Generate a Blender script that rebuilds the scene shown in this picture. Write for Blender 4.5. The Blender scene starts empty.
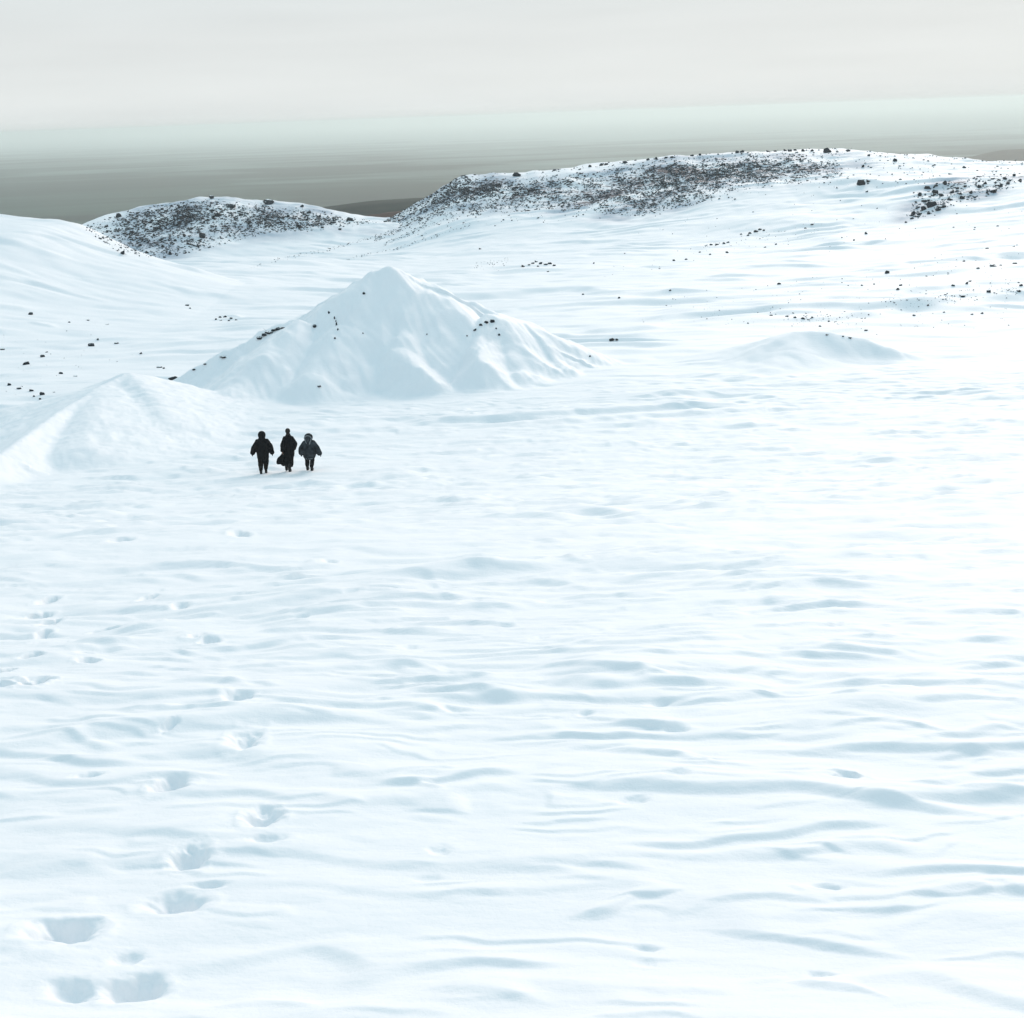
import bpy, bmesh, math, random
import numpy as np
from mathutils import Matrix, Vector

# ------------------------------------------------------------------ camera
SC = bpy.context.scene
F = 1463.0
CX, CY = 512.0, 509.0
PITCH = math.atan(394 / F)
ROLL = math.radians(2.07)
Fw = np.array([0, math.cos(PITCH), -math.sin(PITCH)])
Ul = np.array([0, math.sin(PITCH), math.cos(PITCH)])
Rl = np.array([1.0, 0, 0])
Rv = math.cos(ROLL) * Rl - math.sin(ROLL) * Ul
Uv = math.sin(ROLL) * Rl + math.cos(ROLL) * Ul
cam_d = bpy.data.cameras.new("camera")
cam_d.sensor_fit = 'HORIZONTAL'
cam_d.sensor_width = 36.0
cam_d.lens = F / 1024 * 36.0
cam_d.clip_start = 0.1
cam_d.clip_end = 200000.0
cam = bpy.data.objects.new("camera", cam_d)
SC.collection.objects.link(cam)
cam.matrix_world = Matrix(((Rv[0], Uv[0], -Fw[0], 0), (Rv[1], Uv[1], -Fw[1], 0), (Rv[2], Uv[2], -Fw[2], 0), (0, 0, 0, 1)))
SC.camera = cam

# ------------------------------------------------------------------ world and sun
SUN_EL, SUN_AZ = 24.0, 20.0          # azimuth from +Y towards +X
w = bpy.data.worlds.new("World")
SC.world = w
w.use_nodes = True
nt = w.node_tree
nt.nodes.clear()
out = nt.nodes.new('ShaderNodeOutputWorld')
bg = nt.nodes.new('ShaderNodeBackground')
sky = nt.nodes.new('ShaderNodeTexSky')
sky.sky_type = 'NISHITA'
sky.sun_disc = False
sky.sun_elevation = math.radians(SUN_EL)
sky.sun_rotation = math.radians(SUN_AZ)
sky.air_density = 1.0
sky.dust_density = 2.0
tc = nt.nodes.new('ShaderNodeTexCoord')
sep = nt.nodes.new('ShaderNodeSeparateXYZ')
ramp = nt.nodes.new('ShaderNodeValToRGB')
cr = ramp.color_ramp
cr.elements[0].position = 0.0
cr.elements[0].color = (0.37, 0.388, 0.388, 1)
cr.elements[1].position = 1.0
cr.elements[1].color = (0.195, 0.318, 0.382, 1)
for p, c in ((0.02, (0.386, 0.402, 0.400)), (0.055, (0.368, 0.384, 0.384)), (0.25, (0.318, 0.386, 0.412))):
    e = cr.elements.new(p)
    e.color = (*c, 1)
mul = nt.nodes.new('ShaderNodeVectorMath')
mul.operation = 'SCALE'
mul.inputs['Scale'].default_value = 0.0006
cmap = nt.nodes.new('ShaderNodeMapping')
cmap.inputs['Scale'].default_value = (5, 5, 60)
cn = nt.nodes.new('ShaderNodeTexNoise')
cn.inputs['Scale'].default_value = 1.0
cn.inputs['Detail'].default_value = 5
cmr = nt.nodes.new('ShaderNodeMapRange')
cmr.inputs['To Min'].default_value = 0.93
cmr.inputs['To Max'].default_value = 1.07
cmul = nt.nodes.new('ShaderNodeVectorMath')
cmul.operation = 'SCALE'
nt.links.new(tc.outputs['Generated'], cmap.inputs['Vector'])
nt.links.new(cmap.outputs['Vector'], cn.inputs['Vector'])
nt.links.new(cn.outputs['Fac'], cmr.inputs['Value'])
nt.links.new(cmr.outputs[0], cmul.inputs['Scale'])
nt.links.new(ramp.outputs['Color'], cmul.inputs[0])
addn = nt.nodes.new('ShaderNodeVectorMath')
addn.operation = 'ADD'
nt.links.new(tc.outputs['Generated'], sep.inputs[0])
nt.links.new(sep.outputs['Z'], ramp.inputs['Fac'])
nt.links.new(sky.outputs['Color'], mul.inputs[0])
nt.links.new(cmul.outputs['Vector'], addn.inputs[0])
nt.links.new(mul.outputs['Vector'], addn.inputs[1])
nt.links.new(addn.outputs['Vector'], bg.inputs['Color'])
bg.inputs['Strength'].default_value = 1.27
nt.links.new(bg.outputs[0], out.inputs['Surface'])

sun_d = bpy.data.lights.new("sun", 'SUN')
sun_d.energy = 1.36
sun_d.angle = math.radians(30)
sun_d.color = (1.0, 0.80, 0.70)
sun = bpy.data.objects.new("sun", sun_d)
SC.collection.objects.link(sun)
el, az = math.radians(SUN_EL), math.radians(SUN_AZ)
sdir = Vector((math.sin(az) * math.cos(el), math.cos(az) * math.cos(el), math.sin(el)))
sun.rotation_euler = sdir.to_track_quat('Z', 'Y').to_euler()
sun.location = (0, 0, 60)
SC.view_settings.view_transform = 'Standard'
SC.view_settings.look = 'None'
SC.view_settings.exposure = 0.67
SC.view_settings.gamma = 1.0
SC.view_settings.use_curve_mapping = False
SC.cycles.volume_bounces = 5
SC.cycles.max_bounces = 8
SC.cycles.diffuse_bounces = 4

rnd = random.Random(11)
rng = np.random.default_rng(11)


# ------------------------------------------------------------------ helpers: rays, noise, interpolation
def ray(px, py):
    px = np.asarray(px, float)
    py = np.asarray(py, float)
    u = (px - CX) / F
    v = -(py - CY) / F
    d = Fw[None, :] + u[..., None].reshape(-1, 1) * Rv + v[..., None].reshape(-1, 1) * Uv
    return d / np.hypot(d[:, 0], d[:, 1])[:, None]        # unit horizontal length


def at_r(px, py, r):
    """point where the sight line of a pixel is r metres away (horizontally)"""
    return ray([px], [py])[0] * r


def pchip(xs, ys):
    xs = np.asarray(xs, float)
    ys = np.asarray(ys, float)
    h = np.diff(xs)
    d = np.diff(ys) / h
    m = np.zeros_like(xs)
    for i in range(1, len(xs) - 1):
        if d[i - 1] * d[i] > 0:
            w1, w2 = 2 * h[i] + h[i - 1], h[i] + 2 * h[i - 1]
            m[i] = (w1 + w2) / (w1 / d[i - 1] + w2 / d[i])
    m[0], m[-1] = d[0], d[-1]

    def f(x):
        x = np.asarray(x, float)
        k = np.clip(np.searchsorted(xs, x) - 1, 0, len(xs) - 2)
        hh = h[k]
        t = (x - xs[k]) / hh
        tc_ = np.clip(t, 0, 1)
        a = ys[k] * (1 + 2 * tc_) * (1 - tc_) ** 2 + m[k] * hh * tc_ * (1 - tc_) ** 2
        b = ys[k + 1] * tc_ ** 2 * (3 - 2 * tc_) + m[k + 1] * hh * tc_ ** 2 * (tc_ - 1)
        return a + b + np.where(t < 0, m[0] * (x - xs[0]), 0) + np.where(t > 1, m[-1] * (x - xs[-1]), 0)
    return f


def sm(a, b, x):
    t = np.clip((x - a) / (b - a), 0, 1)
    return t * t * (3 - 2 * t)


def perlin(x, y, seed=0):
    xi = np.floor(x).astype(np.int64)
    yi = np.floor(y).astype(np.int64)
    xf = (x - xi).astype(np.float32)
    yf = (y - yi).astype(np.float32)

    def g(ix, iy, dx, dy):
        h = (ix * 374761393 + iy * 668265263 + seed * 982451653) & 0xFFFFFFFF
        h = ((h ^ (h >> 13)) * 1274126177) & 0xFFFFFFFF
        h = (h ^ (h >> 16))
        a = ((h & 4095) * (2 * math.pi / 4096)).astype(np.float32)
        return np.cos(a) * dx + np.sin(a) * dy
    u = xf * xf * xf * (xf * (xf * 6 - 15) + 10)
    v = yf * yf * yf * (yf * (yf * 6 - 15) + 10)
    a = g(xi, yi, xf, yf)
    b = g(xi + 1, yi, xf - 1, yf)
    c = g(xi, yi + 1, xf, yf - 1)
    d = g(xi + 1, yi + 1, xf - 1, yf - 1)
    return ((a * (1 - u) + b * u) * (1 - v) + (c * (1 - u) + d * u) * v) * 1.4


# ------------------------------------------------------------------ the terrain as one height function of world x, y
TAB = [(1018, 5.3), (960, 6.1), (830, 8.3), (695, 12.4), (610, 17.8), (540, 27.2), (473, 60), (424, 80), (381, 98),
       (328, 140), (301, 180), (260, 260), (236, 320)]
ty, tz = [], []
for row, r in TAB:
    p = at_r(512, row, r)
    ty.append(p[1])
    tz.append(p[2])
s0 = (tz[1] - tz[0]) / (ty[1] - ty[0])
ty = [-400.0, -160.0, -60.0, -20.0, 0.0] + ty + [385, 450, 600, 1000, 1600, 2400, 90000]
tz = [tz[0] + 14, tz[0] + 14, tz[0] + 12, tz[0] + 6.0, tz[0] + 0.24 * 5.3] + tz + [-27.0, -40, -75, -150, -197, -200, -200.5]
P = pchip(ty, tz)


def base(x, y):
    z = P(np.maximum(y, -390.0))
    z = z - 4.0 * sm(235, 330, y) * sm(10, -50, x) * (1 - sm(500, 900, y))         # the valley deepens behind the left shoulder
    z = z + 2.7 * sm(145, 215, y) * sm(-12, -52, x) * (1 - sm(250, 325, y))           # a swell at the left
    z = z + 2.6 * sm(20, 140, x) * sm(90, 260, y) * (1 - sm(700, 1100, y))          # and climbs to the right
    return z


def hit(px, py, fn, r0=3.0, r1=1500.0):
    d = ray([px], [py])[0]
    rr = np.exp(np.linspace(math.log(r0), math.log(r1), 1500))
    zz = fn(rr * d[0], rr * d[1])
    k = np.argmax(zz >= rr * d[2])
    if not (zz >= rr * d[2]).any():
        k = len(rr) - 1
    if k == 0:
        r = rr[0]
    else:
        a0 = zz[k - 1] - rr[k - 1] * d[2]
        a1 = zz[k] - rr[k] * d[2]
        r = rr[k - 1] + (rr[k] - rr[k - 1]) * (-a0) / (a1 - a0)
    return np.array([r * d[0], r * d[1], r * d[2]])


# hills: crest and foot given as sight lines with their distances, turned into world polylines
def crest_of(pts):
    q = np.array([at_r(*p) for p in pts])
    return q[np.argsort(q[:, 0])]


class Hill:
    def __init__(self, crest, foot, back=0.35, shape=1.0, rnd_=6.0, wob=0.0, seed=1):
        c = crest_of(crest)
        f = np.array([at_r(px, 300, r) for px, r in foot])
        self.x0, self.x1 = c[0, 0], c[-1, 0]
        self.yc, self.zc = pchip(c[:, 0], c[:, 1]), pchip(c[:, 0], c[:, 2])
        self.fx, self.fy = f[:, 0], f[:, 1]
        self.back, self.shape, self.rnd, self.wob, self.seed = back, shape, rnd_, wob, seed
        self.endw = (self.x1 - self.x0) * 0.06

    def z(self, x, y, b, bfun):
        xc = np.clip(x, self.x0, self.x1)
        yc = self.yc(xc)
        zc = self.zc(xc)
        if self.wob:
            zc = zc + self.wob * (perlin(xc / 7.0, xc * 0 + 3.1, self.seed) + 0.6 * perlin(xc / 2.6, xc * 0 + 9.7, self.seed))
        yf = np.interp(xc, self.fx, self.fy)
        s = np.clip((y - yf) / (yc - yf), 0, 1)
        s2 = s ** self.shape
        pr = 0.75 * s2 * s2 * (3 - 2 * s2) + .25 * s ** 1.7
        rise = zc - bfun(xc, yc)
        q = np.maximum(y - yc, 0)
        drop = self.back * (np.sqrt(q * q + self.rnd ** 2) - self.rnd)
        fade = 1 - sm(0, 1, np.maximum(self.x0 - x, x - self.x1) / max(self.endw, 1))
        return np.where(y <= yc, b + np.maximum(rise, 0) * pr * fade, np.maximum(b, zc - drop) * fade + b * (1 - fade))


SHOULDER = Hill([(-420, 190, 240), (-200, 201, 236), (-80, 210, 232), (0, 217.5, 228), (60, 222, 225), (90, 234, 222), (130, 252, 218), (165, 263.5, 214), (200, 273, 211), (240, 284, 207), (290, 299, 201)],
                [(-420, 110), (0, 120), (100, 130), (300, 150)], back=0.30, rnd_=8)
LEFTHILL = Hill([(-60, 262, 372), (20, 245, 374), (75, 227, 376), (105, 216, 378), (140, 207, 380), (175, 200.5, 380), (210, 197, 380), (250, 200, 378), (300, 205.5, 376), (350, 213, 374), (392, 218, 372), (430, 224, 372)],
                [(-60, 330), (75, 322), (180, 318), (260, 325), (430, 340)], back=0.35, rnd_=5, wob=0.32, seed=5)
RIDGE = Hill([(345, 246, 392), (375, 231, 394), (400, 214, 395), (425, 199, 394), (448, 185, 392), (470, 177, 390), (520, 172, 388), (600, 163.5, 385), (680, 155, 382), (740, 151, 380), (820, 149.5, 378),
              (900, 153, 376), (960, 158, 374), (1024, 160.5, 370), (1120, 163, 366), (1300, 166, 360)],
             [(345, 340), (420, 295), (520, 272), (680, 256), (850, 240), (1024, 225), (1300, 210)], back=0.35, shape=1.45, rnd_=5, wob=0.30, seed=8)
MIDHILL = Hill([(150, 232, 900), (250, 216, 905), (330, 206, 910), (380, 200, 910), (440, 197, 905), (560, 196, 900), (700, 205, 900)],
               [(150, 640), (700, 640)], back=0.5, rnd_=20)
NEARDARK = Hill([(330, 222, 610), (365, 214, 612), (390, 210.5, 615), (420, 209, 615), (480, 210, 610), (560, 218, 600)],
                [(330, 480), (560, 480)], back=0.5, rnd_=10)
FARRIGHT = Hill([(880, 165, 4600), (935, 158.5, 4700), (975, 155, 4800), (1010, 149.5, 4900), (1060, 146, 5000), (1300, 140, 5200)],
                [(880, 3600), (1300, 3600)], back=0.25, rnd_=80)
HILLS = [SHOULDER, LEFTHILL, RIDGE]
FAR = [MIDHILL, NEARDARK, FARRIGHT]


def with_hills(x, y):
    b = base(x, y)
    z = b
    for h in HILLS:
        z = np.maximum(z, h.z(x, y, b, base))
    for h in FAR:
        z = np.maximum(z, h.z(x, y, b, base))
    return z


# mounds: ridge lines with falling sides
def seg_tent(x, y, pts, slope_l, slope_r=None, round_=0.5):
    """height of a tent along a 3-D polyline; slopes are drop per metre"""
    best = np.full(x.shape, -1e9)
    for (a, b) in zip(pts[:-1], pts[1:]):
        ex, ey = b[0] - a[0], b[1] - a[1]
        L2 = ex * ex + ey * ey
        t = np.clip(((x - a[0]) * ex + (y - a[1]) * ey) / L2, 0, 1)
        dx, dy = x - (a[0] + t * ex), y - (a[1] + t * ey)
        d = np.sqrt(dx * dx + dy * dy + round_ * round_) - round_
        sl = slope_l if slope_r is None else np.where(dy < 0, slope_l, slope_r)
        h = a[2] + t * (b[2] - a[2]) - sl * d
        best = np.maximum(best, h)
    return best


def smax(a, b, k):
    h = np.clip(0.5 + 0.5 * (a - b) / k, 0, 1)
    return b + (a - b) * h + k * h * (1 - h)


def poly(*pts):
    return [at_r(*p) for p in pts]


CONE = [
    (poly((165, 388, 104), (180, 380, 104), (220, 359.5, 104.5), (262, 337, 105), (283, 327, 105), (302, 324, 105.3), (340, 302, 105.8), (352, 292, 106), (374, 276, 106.3), (391, 269.5, 106.5)), 0.60, 0.55, 0.12),
    (poly((391, 269.5, 106.5), (430, 288, 109), (447, 297, 110), (472, 302, 110)), 0.68, 0.6, 0.4),
    (poly((447, 297, 110), (475, 302.5, 109), (495, 311, 108), (520, 326, 106), (545, 346, 103), (560, 364, 101), (568, 371, 100)), 0.66, 0.55, 0.3),
    (poly((391, 269.5, 106.5), (397, 300, 104), (408, 322, 101.5), (402, 350, 98), (420, 372, 95)), 0.72, 0.66, 0.5),
    (poly((497, 312, 107.5), (488, 318.5, 104), (476, 340, 101), (480, 366, 96)), 0.60, 0.60, 0.35),
    (poly((372, 279, 106), (345, 330, 101), (310, 378, 95)), 0.60, 0.60, 0.7),
    (poly((300, 325, 103.5), (262, 360, 98), (232, 388, 94)), 0.60, 0.60, 0.6),
    (poly((520, 328, 106), (505, 350, 101), (520, 372, 97)), 0.5, 0.5, 0.7),
]
SMALL = [
    (poly((-60, 488, 62), (0, 455, 70), (35, 430, 77), (65, 409, 83), (100, 388, 89), (127, 374.5, 92), (152, 377, 94), (185, 385, 95), (212, 393, 95), (232, 400, 94)), 0.50, 0.60, 0.12),
    (poly((127, 374.5, 92), (150, 395, 87), (165, 420, 81)), 0.36, 0.36, 0.5),
    (poly((100, 388, 89), (92, 415, 81), (80, 448, 73)), 0.24, 0.24, 0.5),
]
LOW = [
    (poly((672, 380, 97), (715, 372, 99), (745, 361, 102), (768, 346, 105), (800, 333, 107), (830, 331.5, 107), (860, 337, 107), (885, 346.5, 106), (903, 352, 106)), 0.50, 0.60, 0.5),
    (poly((800, 333, 107), (790, 350, 103), (770, 368, 99)), 0.3, 0.3, 1.0),
]


def tents(x, y, group, k):
    z = np.full(x.shape, -1e9)
    for pts, a, b, rd in group:
        t = seg_tent(x, y, pts, a, b, rd)
        z = t if z is None else np.where(z < -1e8, t, smax(t, z, k))
    return z


# wind drifts: (crest polyline in the photo, thickness of the shaded near face in px, steepness)
DRIFTS_PX = [
    ([(-60, 775), (0, 762), (100, 746), (200, 737), (300, 728), (400, 722)], 36, .9),
    ([(75, 573), (130, 570), (200, 566), (290, 569), (378, 566)], 14, 1.2),
    ([(210, 635), (300, 632), (400, 634), (505, 637)], 10, 1.2),
    ([(215, 655), (300, 652), (375, 655)], 6, 1.2),
    ([(-30, 575), (0, 577), (42, 580)], 8, 1.1),
    ([(415, 566), (520, 561), (610, 566)], 8, 1.0),
    ([(380, 690), (450, 697), (520, 704), (560, 706)], 18, .8),
    ([(780, 752), (850, 748), (930, 748), (1040, 752)], 20, 1.2),
    ([(815, 731), (880, 725), (970, 737)], 11, 1.1),
    ([(520, 793), (620, 790), (700, 793), (790, 791), (860, 800), (940, 808), (1060, 820)], 26, 1.15),
    ([(590, 750), (650, 755), (730, 770)], 13, .8),
    ([(820, 771), (855, 774), (880, 782)], 11, 1.2),
    ([(940, 791), (1040, 790)], 11, .9),
    ([(555, 914), (610, 906), (640, 890), (690, 884)], 14, .7),
    ([(690, 899), (760, 893), (840, 898)], 13, .9),
    ([(685, 920), (760, 928), (830, 938), (930, 950)], 14, .9),
    ([(780, 976), (850, 983), (900, 998)], 16, .8),
    ([(745, 618), (812, 613), (870, 612), (960, 615)], 11, 1.2),
    ([(610, 635), (680, 629), (735, 626)], 10, 1.1),
    ([(925, 617), (980, 615), (1060, 618)], 12, 1.1),
    ([(950, 640), (1040, 638)], 10, 1.1),
    ([(765, 658), (820, 655), (910, 656)], 9, 1.2),
    ([(935, 666), (1010, 658), (1050, 658)], 10, 1.2),
    ([(775, 686), (850, 682), (950, 684), (1050, 688)], 17, 1.1),
    ([(890, 709), (960, 704), (1050, 708)], 15, 1.1),
    ([(555, 671), (620, 676), (690, 683)], 11, .9),
    ([(600, 600), (680, 597), (770, 597)], 7, 1.1),
    ([(525, 567), (560, 563), (600, 565)], 8, 1.1),
    ([(555, 588), (620, 585), (700, 588)], 6, 1.1),
    ([(-20, 830), (70, 826)], 7, .9),
    ([(370, 788), (410, 790), (450, 800)], 12, .7),
    ([(-20, 880), (60, 872), (130, 876)], 16, .5),
    ([(150, 695), (200, 690), (260, 697)], 14, .7),
    ([(640, 508), (690, 506), (725, 508)], 4, 1.2),
    ([(420, 600), (470, 603), (540, 601)], 8, .9),
    ([(330, 672), (380, 668), (460, 676)], 9, .7),
    ([(560, 718), (640, 728), (720, 735)], 10, .8),
    ([(460, 870), (540, 866), (600, 872)], 10, .5),
    ([(200, 1000), (260, 996), (330, 1004)], 12, .6),
    ([(420, 985), (500, 990), (560, 1002)], 10, .5),
    # far benches of the valley
    ([(620, 338), (680, 333), (740, 332)], 3, .9),
    ([(820, 322), (900, 312), (970, 304), (1060, 296)], 9, 1.0),
    ([(860, 298), (930, 289), (1000, 283), (1060, 280)], 6, .9),
    ([(930, 262), (990, 258), (1060, 252)], 5, .8),
    ([(540, 296), (600, 292), (660, 289)], 3, .8),
    ([(760, 316), (830, 313), (880, 315)], 3, .8),
    ([(330, 262), (370, 250), (400, 240)], 4, 1.2),
    ([(360, 240), (400, 228), (440, 217)], 4, 1.2),
    ([(10, 328), (30, 324), (62, 329)], 3, 1.0),
    ([(180, 322), (225, 316), (250, 320)], 4, 1.0),
    ([(-30, 470), (20, 462), (70, 452)], 12, .6),
    ([(670, 380), (720, 377), (760, 374)], 3, 1.2),
    ([(590, 376), (640, 378), (690, 378)], 2.5, 1.2),
]
DRIFTS = []
for pts, th, st in DRIFTS_PX:
    c = []
    for (px, py) in pts:
        c.append(hit(px, py, with_hills if py < 340 else base))
    c = np.array(sorted(c, key=lambda q: q[0]))
    m = pts[len(pts) // 2]
    fn = with_hills if m[1] < 340 else base
    dist = float(np.linalg.norm(hit(m[0], m[1], fn)))
    A = (0.37 if m[1] > 400 else .55) * th * dist / F
    wn = A / ((0.42 if m[1] > 400 else .24) * st)
    DRIFTS.append((c, wn, A))


def drift_height(x, y):
    z = np.zeros_like(x)
    for k, (c, wn, A) in enumerate(DRIFTS):
        x0, x1 = c[0, 0], c[-1, 0]
        ylo, yhi = c[:, 1].min() - wn * 2.2, c[:, 1].max() + wn * 20
        idx = np.nonzero((x > x0) & (x < x1) & (y > ylo) & (y < yhi))[0]
        if not len(idx):
            continue
        xs, ys = x[idx], y[idx]
        f = pchip(c[:, 0], c[:, 1])
        L = x1 - x0
        yc = f(xs) + 0.22 * wn * perlin(xs / (0.3 * L + .1), ys / (2.5 * wn) + k * 3.3, 40 + k)
        t = (xs - x0) / L
        endf = sm(0, .30, t) * sm(1, .70, t)
        wv = wn * (0.6 + 0.4 * endf) * (1 + .18 * perlin(xs / (0.3 * L + .1), ys / wn, 90 + k))
        q = (yc - ys) / wv
        near = 1 - sm(-0.3, 1.05, q)
        wf = np.minimum(6.0 * wv, .30 * L) / wv
        qf = np.maximum(-q, 0) / wf
        t = .5 + (t - .5) * (1 + .35 * qf)
        endf = sm(0, .35, t) * sm(1, .65, t)
        far = np.exp(-qf ** 1.2)
        z[idx] += A * endf * np.where(q > -0.3, near, 1.0) * np.where(q < 0, far, 1.0)
    return z


# footprints and hollows: (px, py, width px, height px, depth factor)
HOLES_PX = [
    (62, 940, 84, 36, 1.0), (132, 982, 74, 30, 1.0), (72, 988, 66, 22, .55), (175, 906, 78, 24, .9), (190, 863, 50, 26, 1.0), (264, 826, 48, 24, 1.0),
    (266, 847, 52, 12, .35), (171, 797, 48, 20, 1.0), (245, 753, 44, 36, .8), (240, 710, 36, 16, .9), (172, 743, 16, 9, .8), (127, 958, 46, 16, .4),
    (90, 788, 30, 8, .5), (208, 888, 50, 8, .35), (34, 696, 36, 13, 1.0), (3, 682, 16, 11, 1.0), (6, 703, 24, 7, .8), (90, 669, 26, 7, .8), (33, 665, 26, 8, .9),
    (59, 643, 22, 8, 1.0), (40, 640, 20, 5, .7), (6, 636, 18, 5, .6), (42, 623, 18, 5, .8), (50, 615, 16, 5, 1.0), (34, 607, 20, 7, 1.0), (47, 594, 16, 6, 1.0),
    (105, 624, 32, 6, .9), (157, 618, 24, 7, .9), (150, 593, 24, 6, .9), (210, 645, 22, 6, .8), (440, 852, 28, 13, .7), (428, 877, 40, 10, .3),
    (585, 718, 16, 7, .8), (677, 732, 30, 7, .9), (678, 783, 30, 10, .6), (635, 803, 34, 10, .6), (828, 881, 38, 9, .8), (645, 941, 32, 9, .6),
    (645, 958, 26, 9, .3), (820, 966, 38, 10, .7), (998, 884, 34, 14, .5), (848, 777, 34, 10, .9), (660, 704, 24, 7, .5), (200, 640, 24, 5, .6), (180, 602, 22, 5, .5),
    (350, 600, 22, 4, .6), (410, 648, 26, 5, .5), (300, 618, 20, 4, .5), (452, 716, 30, 8, .6), (505, 626, 22, 5, .8), (470, 607, 24, 5, .7), (540, 640, 24, 5, .5),
    (330, 563, 16, 4, .6), (120, 548, 30, 4, .8), (240, 541, 22, 4, .8), (85, 660, 18, 4, .5), (60, 525, 20, 3, .6), (10, 527, 26, 3, .6),
]
HOLES = []
for px, py, wp, hp, dep in HOLES_PX:
    if px > 330 and py > 560:
        dep, wp = dep * .42, wp * 1.1
    if wp > 40:
        wp, hp = wp * .84, hp * .86
    if py < 700 and px < 250:
        dep *= 1.6
    q = hit(px, py, base)
    dist = float(np.linalg.norm(q))
    qa, qb = hit(px, py - hp / 2, base), hit(px, py + hp / 2, base)
    a = wp / 2 * dist / F
    b = max(abs(qa[1] - qb[1]) / 2, 0.05)
    HOLES.append((q[0], q[1], a, min(b, a * 2.6), dep * .82 * min(a, 0.22), rnd.uniform(-.35, .35)))


def hole_height(x, y):
    z = np.zeros_like(x)
    for k, (hx, hy, a, b, d, rot) in enumerate(HOLES):
        m = max(a, b) * 2.2
        idx = np.nonzero((abs(x - hx) < m) & (abs(y - hy) < m))[0]
        if not len(idx):
            continue
        u, v = x[idx] - hx, y[idx] - hy
        u = u + v * rot
        n = 0.22 * perlin(x[idx] / (a * .9), y[idx] / (a * .9), 200 + k) + 0.10 * perlin(x[idx] / (a * .35), y[idx] / (a * .35), 300 + k)
        e = np.sqrt((u / a) ** 2 + (v / b) ** 2) + n
        # steeper wall uphill of the heel, longer drag towards the toes
        z[idx] += -d * (.5 * (1 - sm(0.25, 1.08, e)) + .5 * (1 - sm(0.0, .9, e))) * (1 + .35 * n) * 1.15 + 0.05 * d * np.exp(-((e - 1.25) / .22) ** 2)
    return z


# masks that tell what the ground is made of (bare stones, tundra)
def world_poly(pts):
    return np.array([hit(px, py, with_hills)[:2] for px, py in pts])


def inside_soft(x, y, poly_, soft):
    n = len(poly_)
    inside = np.zeros(x.shape, bool)
    dmin = np.full(x.shape, 1e9)
    for i in range(n):
        ax, ay = poly_[i]
        bx, by = poly_[(i + 1) % n]
        cond = ((ay > y) != (by > y))
        with np.errstate(divide='ignore', invalid='ignore'):
            xi = (bx - ax) * (y - ay) / (by - ay) + ax
        inside ^= cond & (x < xi)
        L2 = (bx - ax) ** 2 + (by - ay) ** 2
        t = np.clip(((x - ax) * (bx - ax) + (y - ay) * (by - ay)) / L2, 0, 1)
        dmin = np.minimum(dmin, np.hypot(x - ax - t * (bx - ax), y - ay - t * (by - ay)))
    sd = np.where(inside, dmin, -dmin)
    return sm(-soft, soft, sd)


ROCKY = [   # outlines of the stony bands on the hills, strength
    ([(384, 228), (422, 201), (447, 186.5), (468, 179), (520, 180), (560, 183), (600, 176), (660, 164), (720, 159), (780, 157), (835, 158), (850, 176), (800, 181), (740, 186), (690, 200), (640, 214), (600, 211), (550, 206), (500, 208), (450, 208), (400, 224)], 1.0, 7),
    ([(905, 218), (912, 205), (940, 185), (1020, 174), (1030, 180), (990, 194), (950, 203), (930, 214)], .8, 3),
    ([(76, 230), (130, 211), (175, 203), (210, 200), (250, 203), (300, 209), (345, 217), (330, 226), (280, 230), (240, 234), (200, 240), (165, 250), (120, 248)], .9, 7),
]

ROCKY_W = [(world_poly(p_), s_, sf_ * 1.7) for p_, s_, sf_ in ROCKY]


def ROCKW(x, y):
    r_ = np.zeros(x.shape)
    for wp_, s_, sf_ in ROCKY_W:
        r_ = np.maximum(r_, s_ * inside_soft(x, y, wp_, sf_))
    return r_


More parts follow.
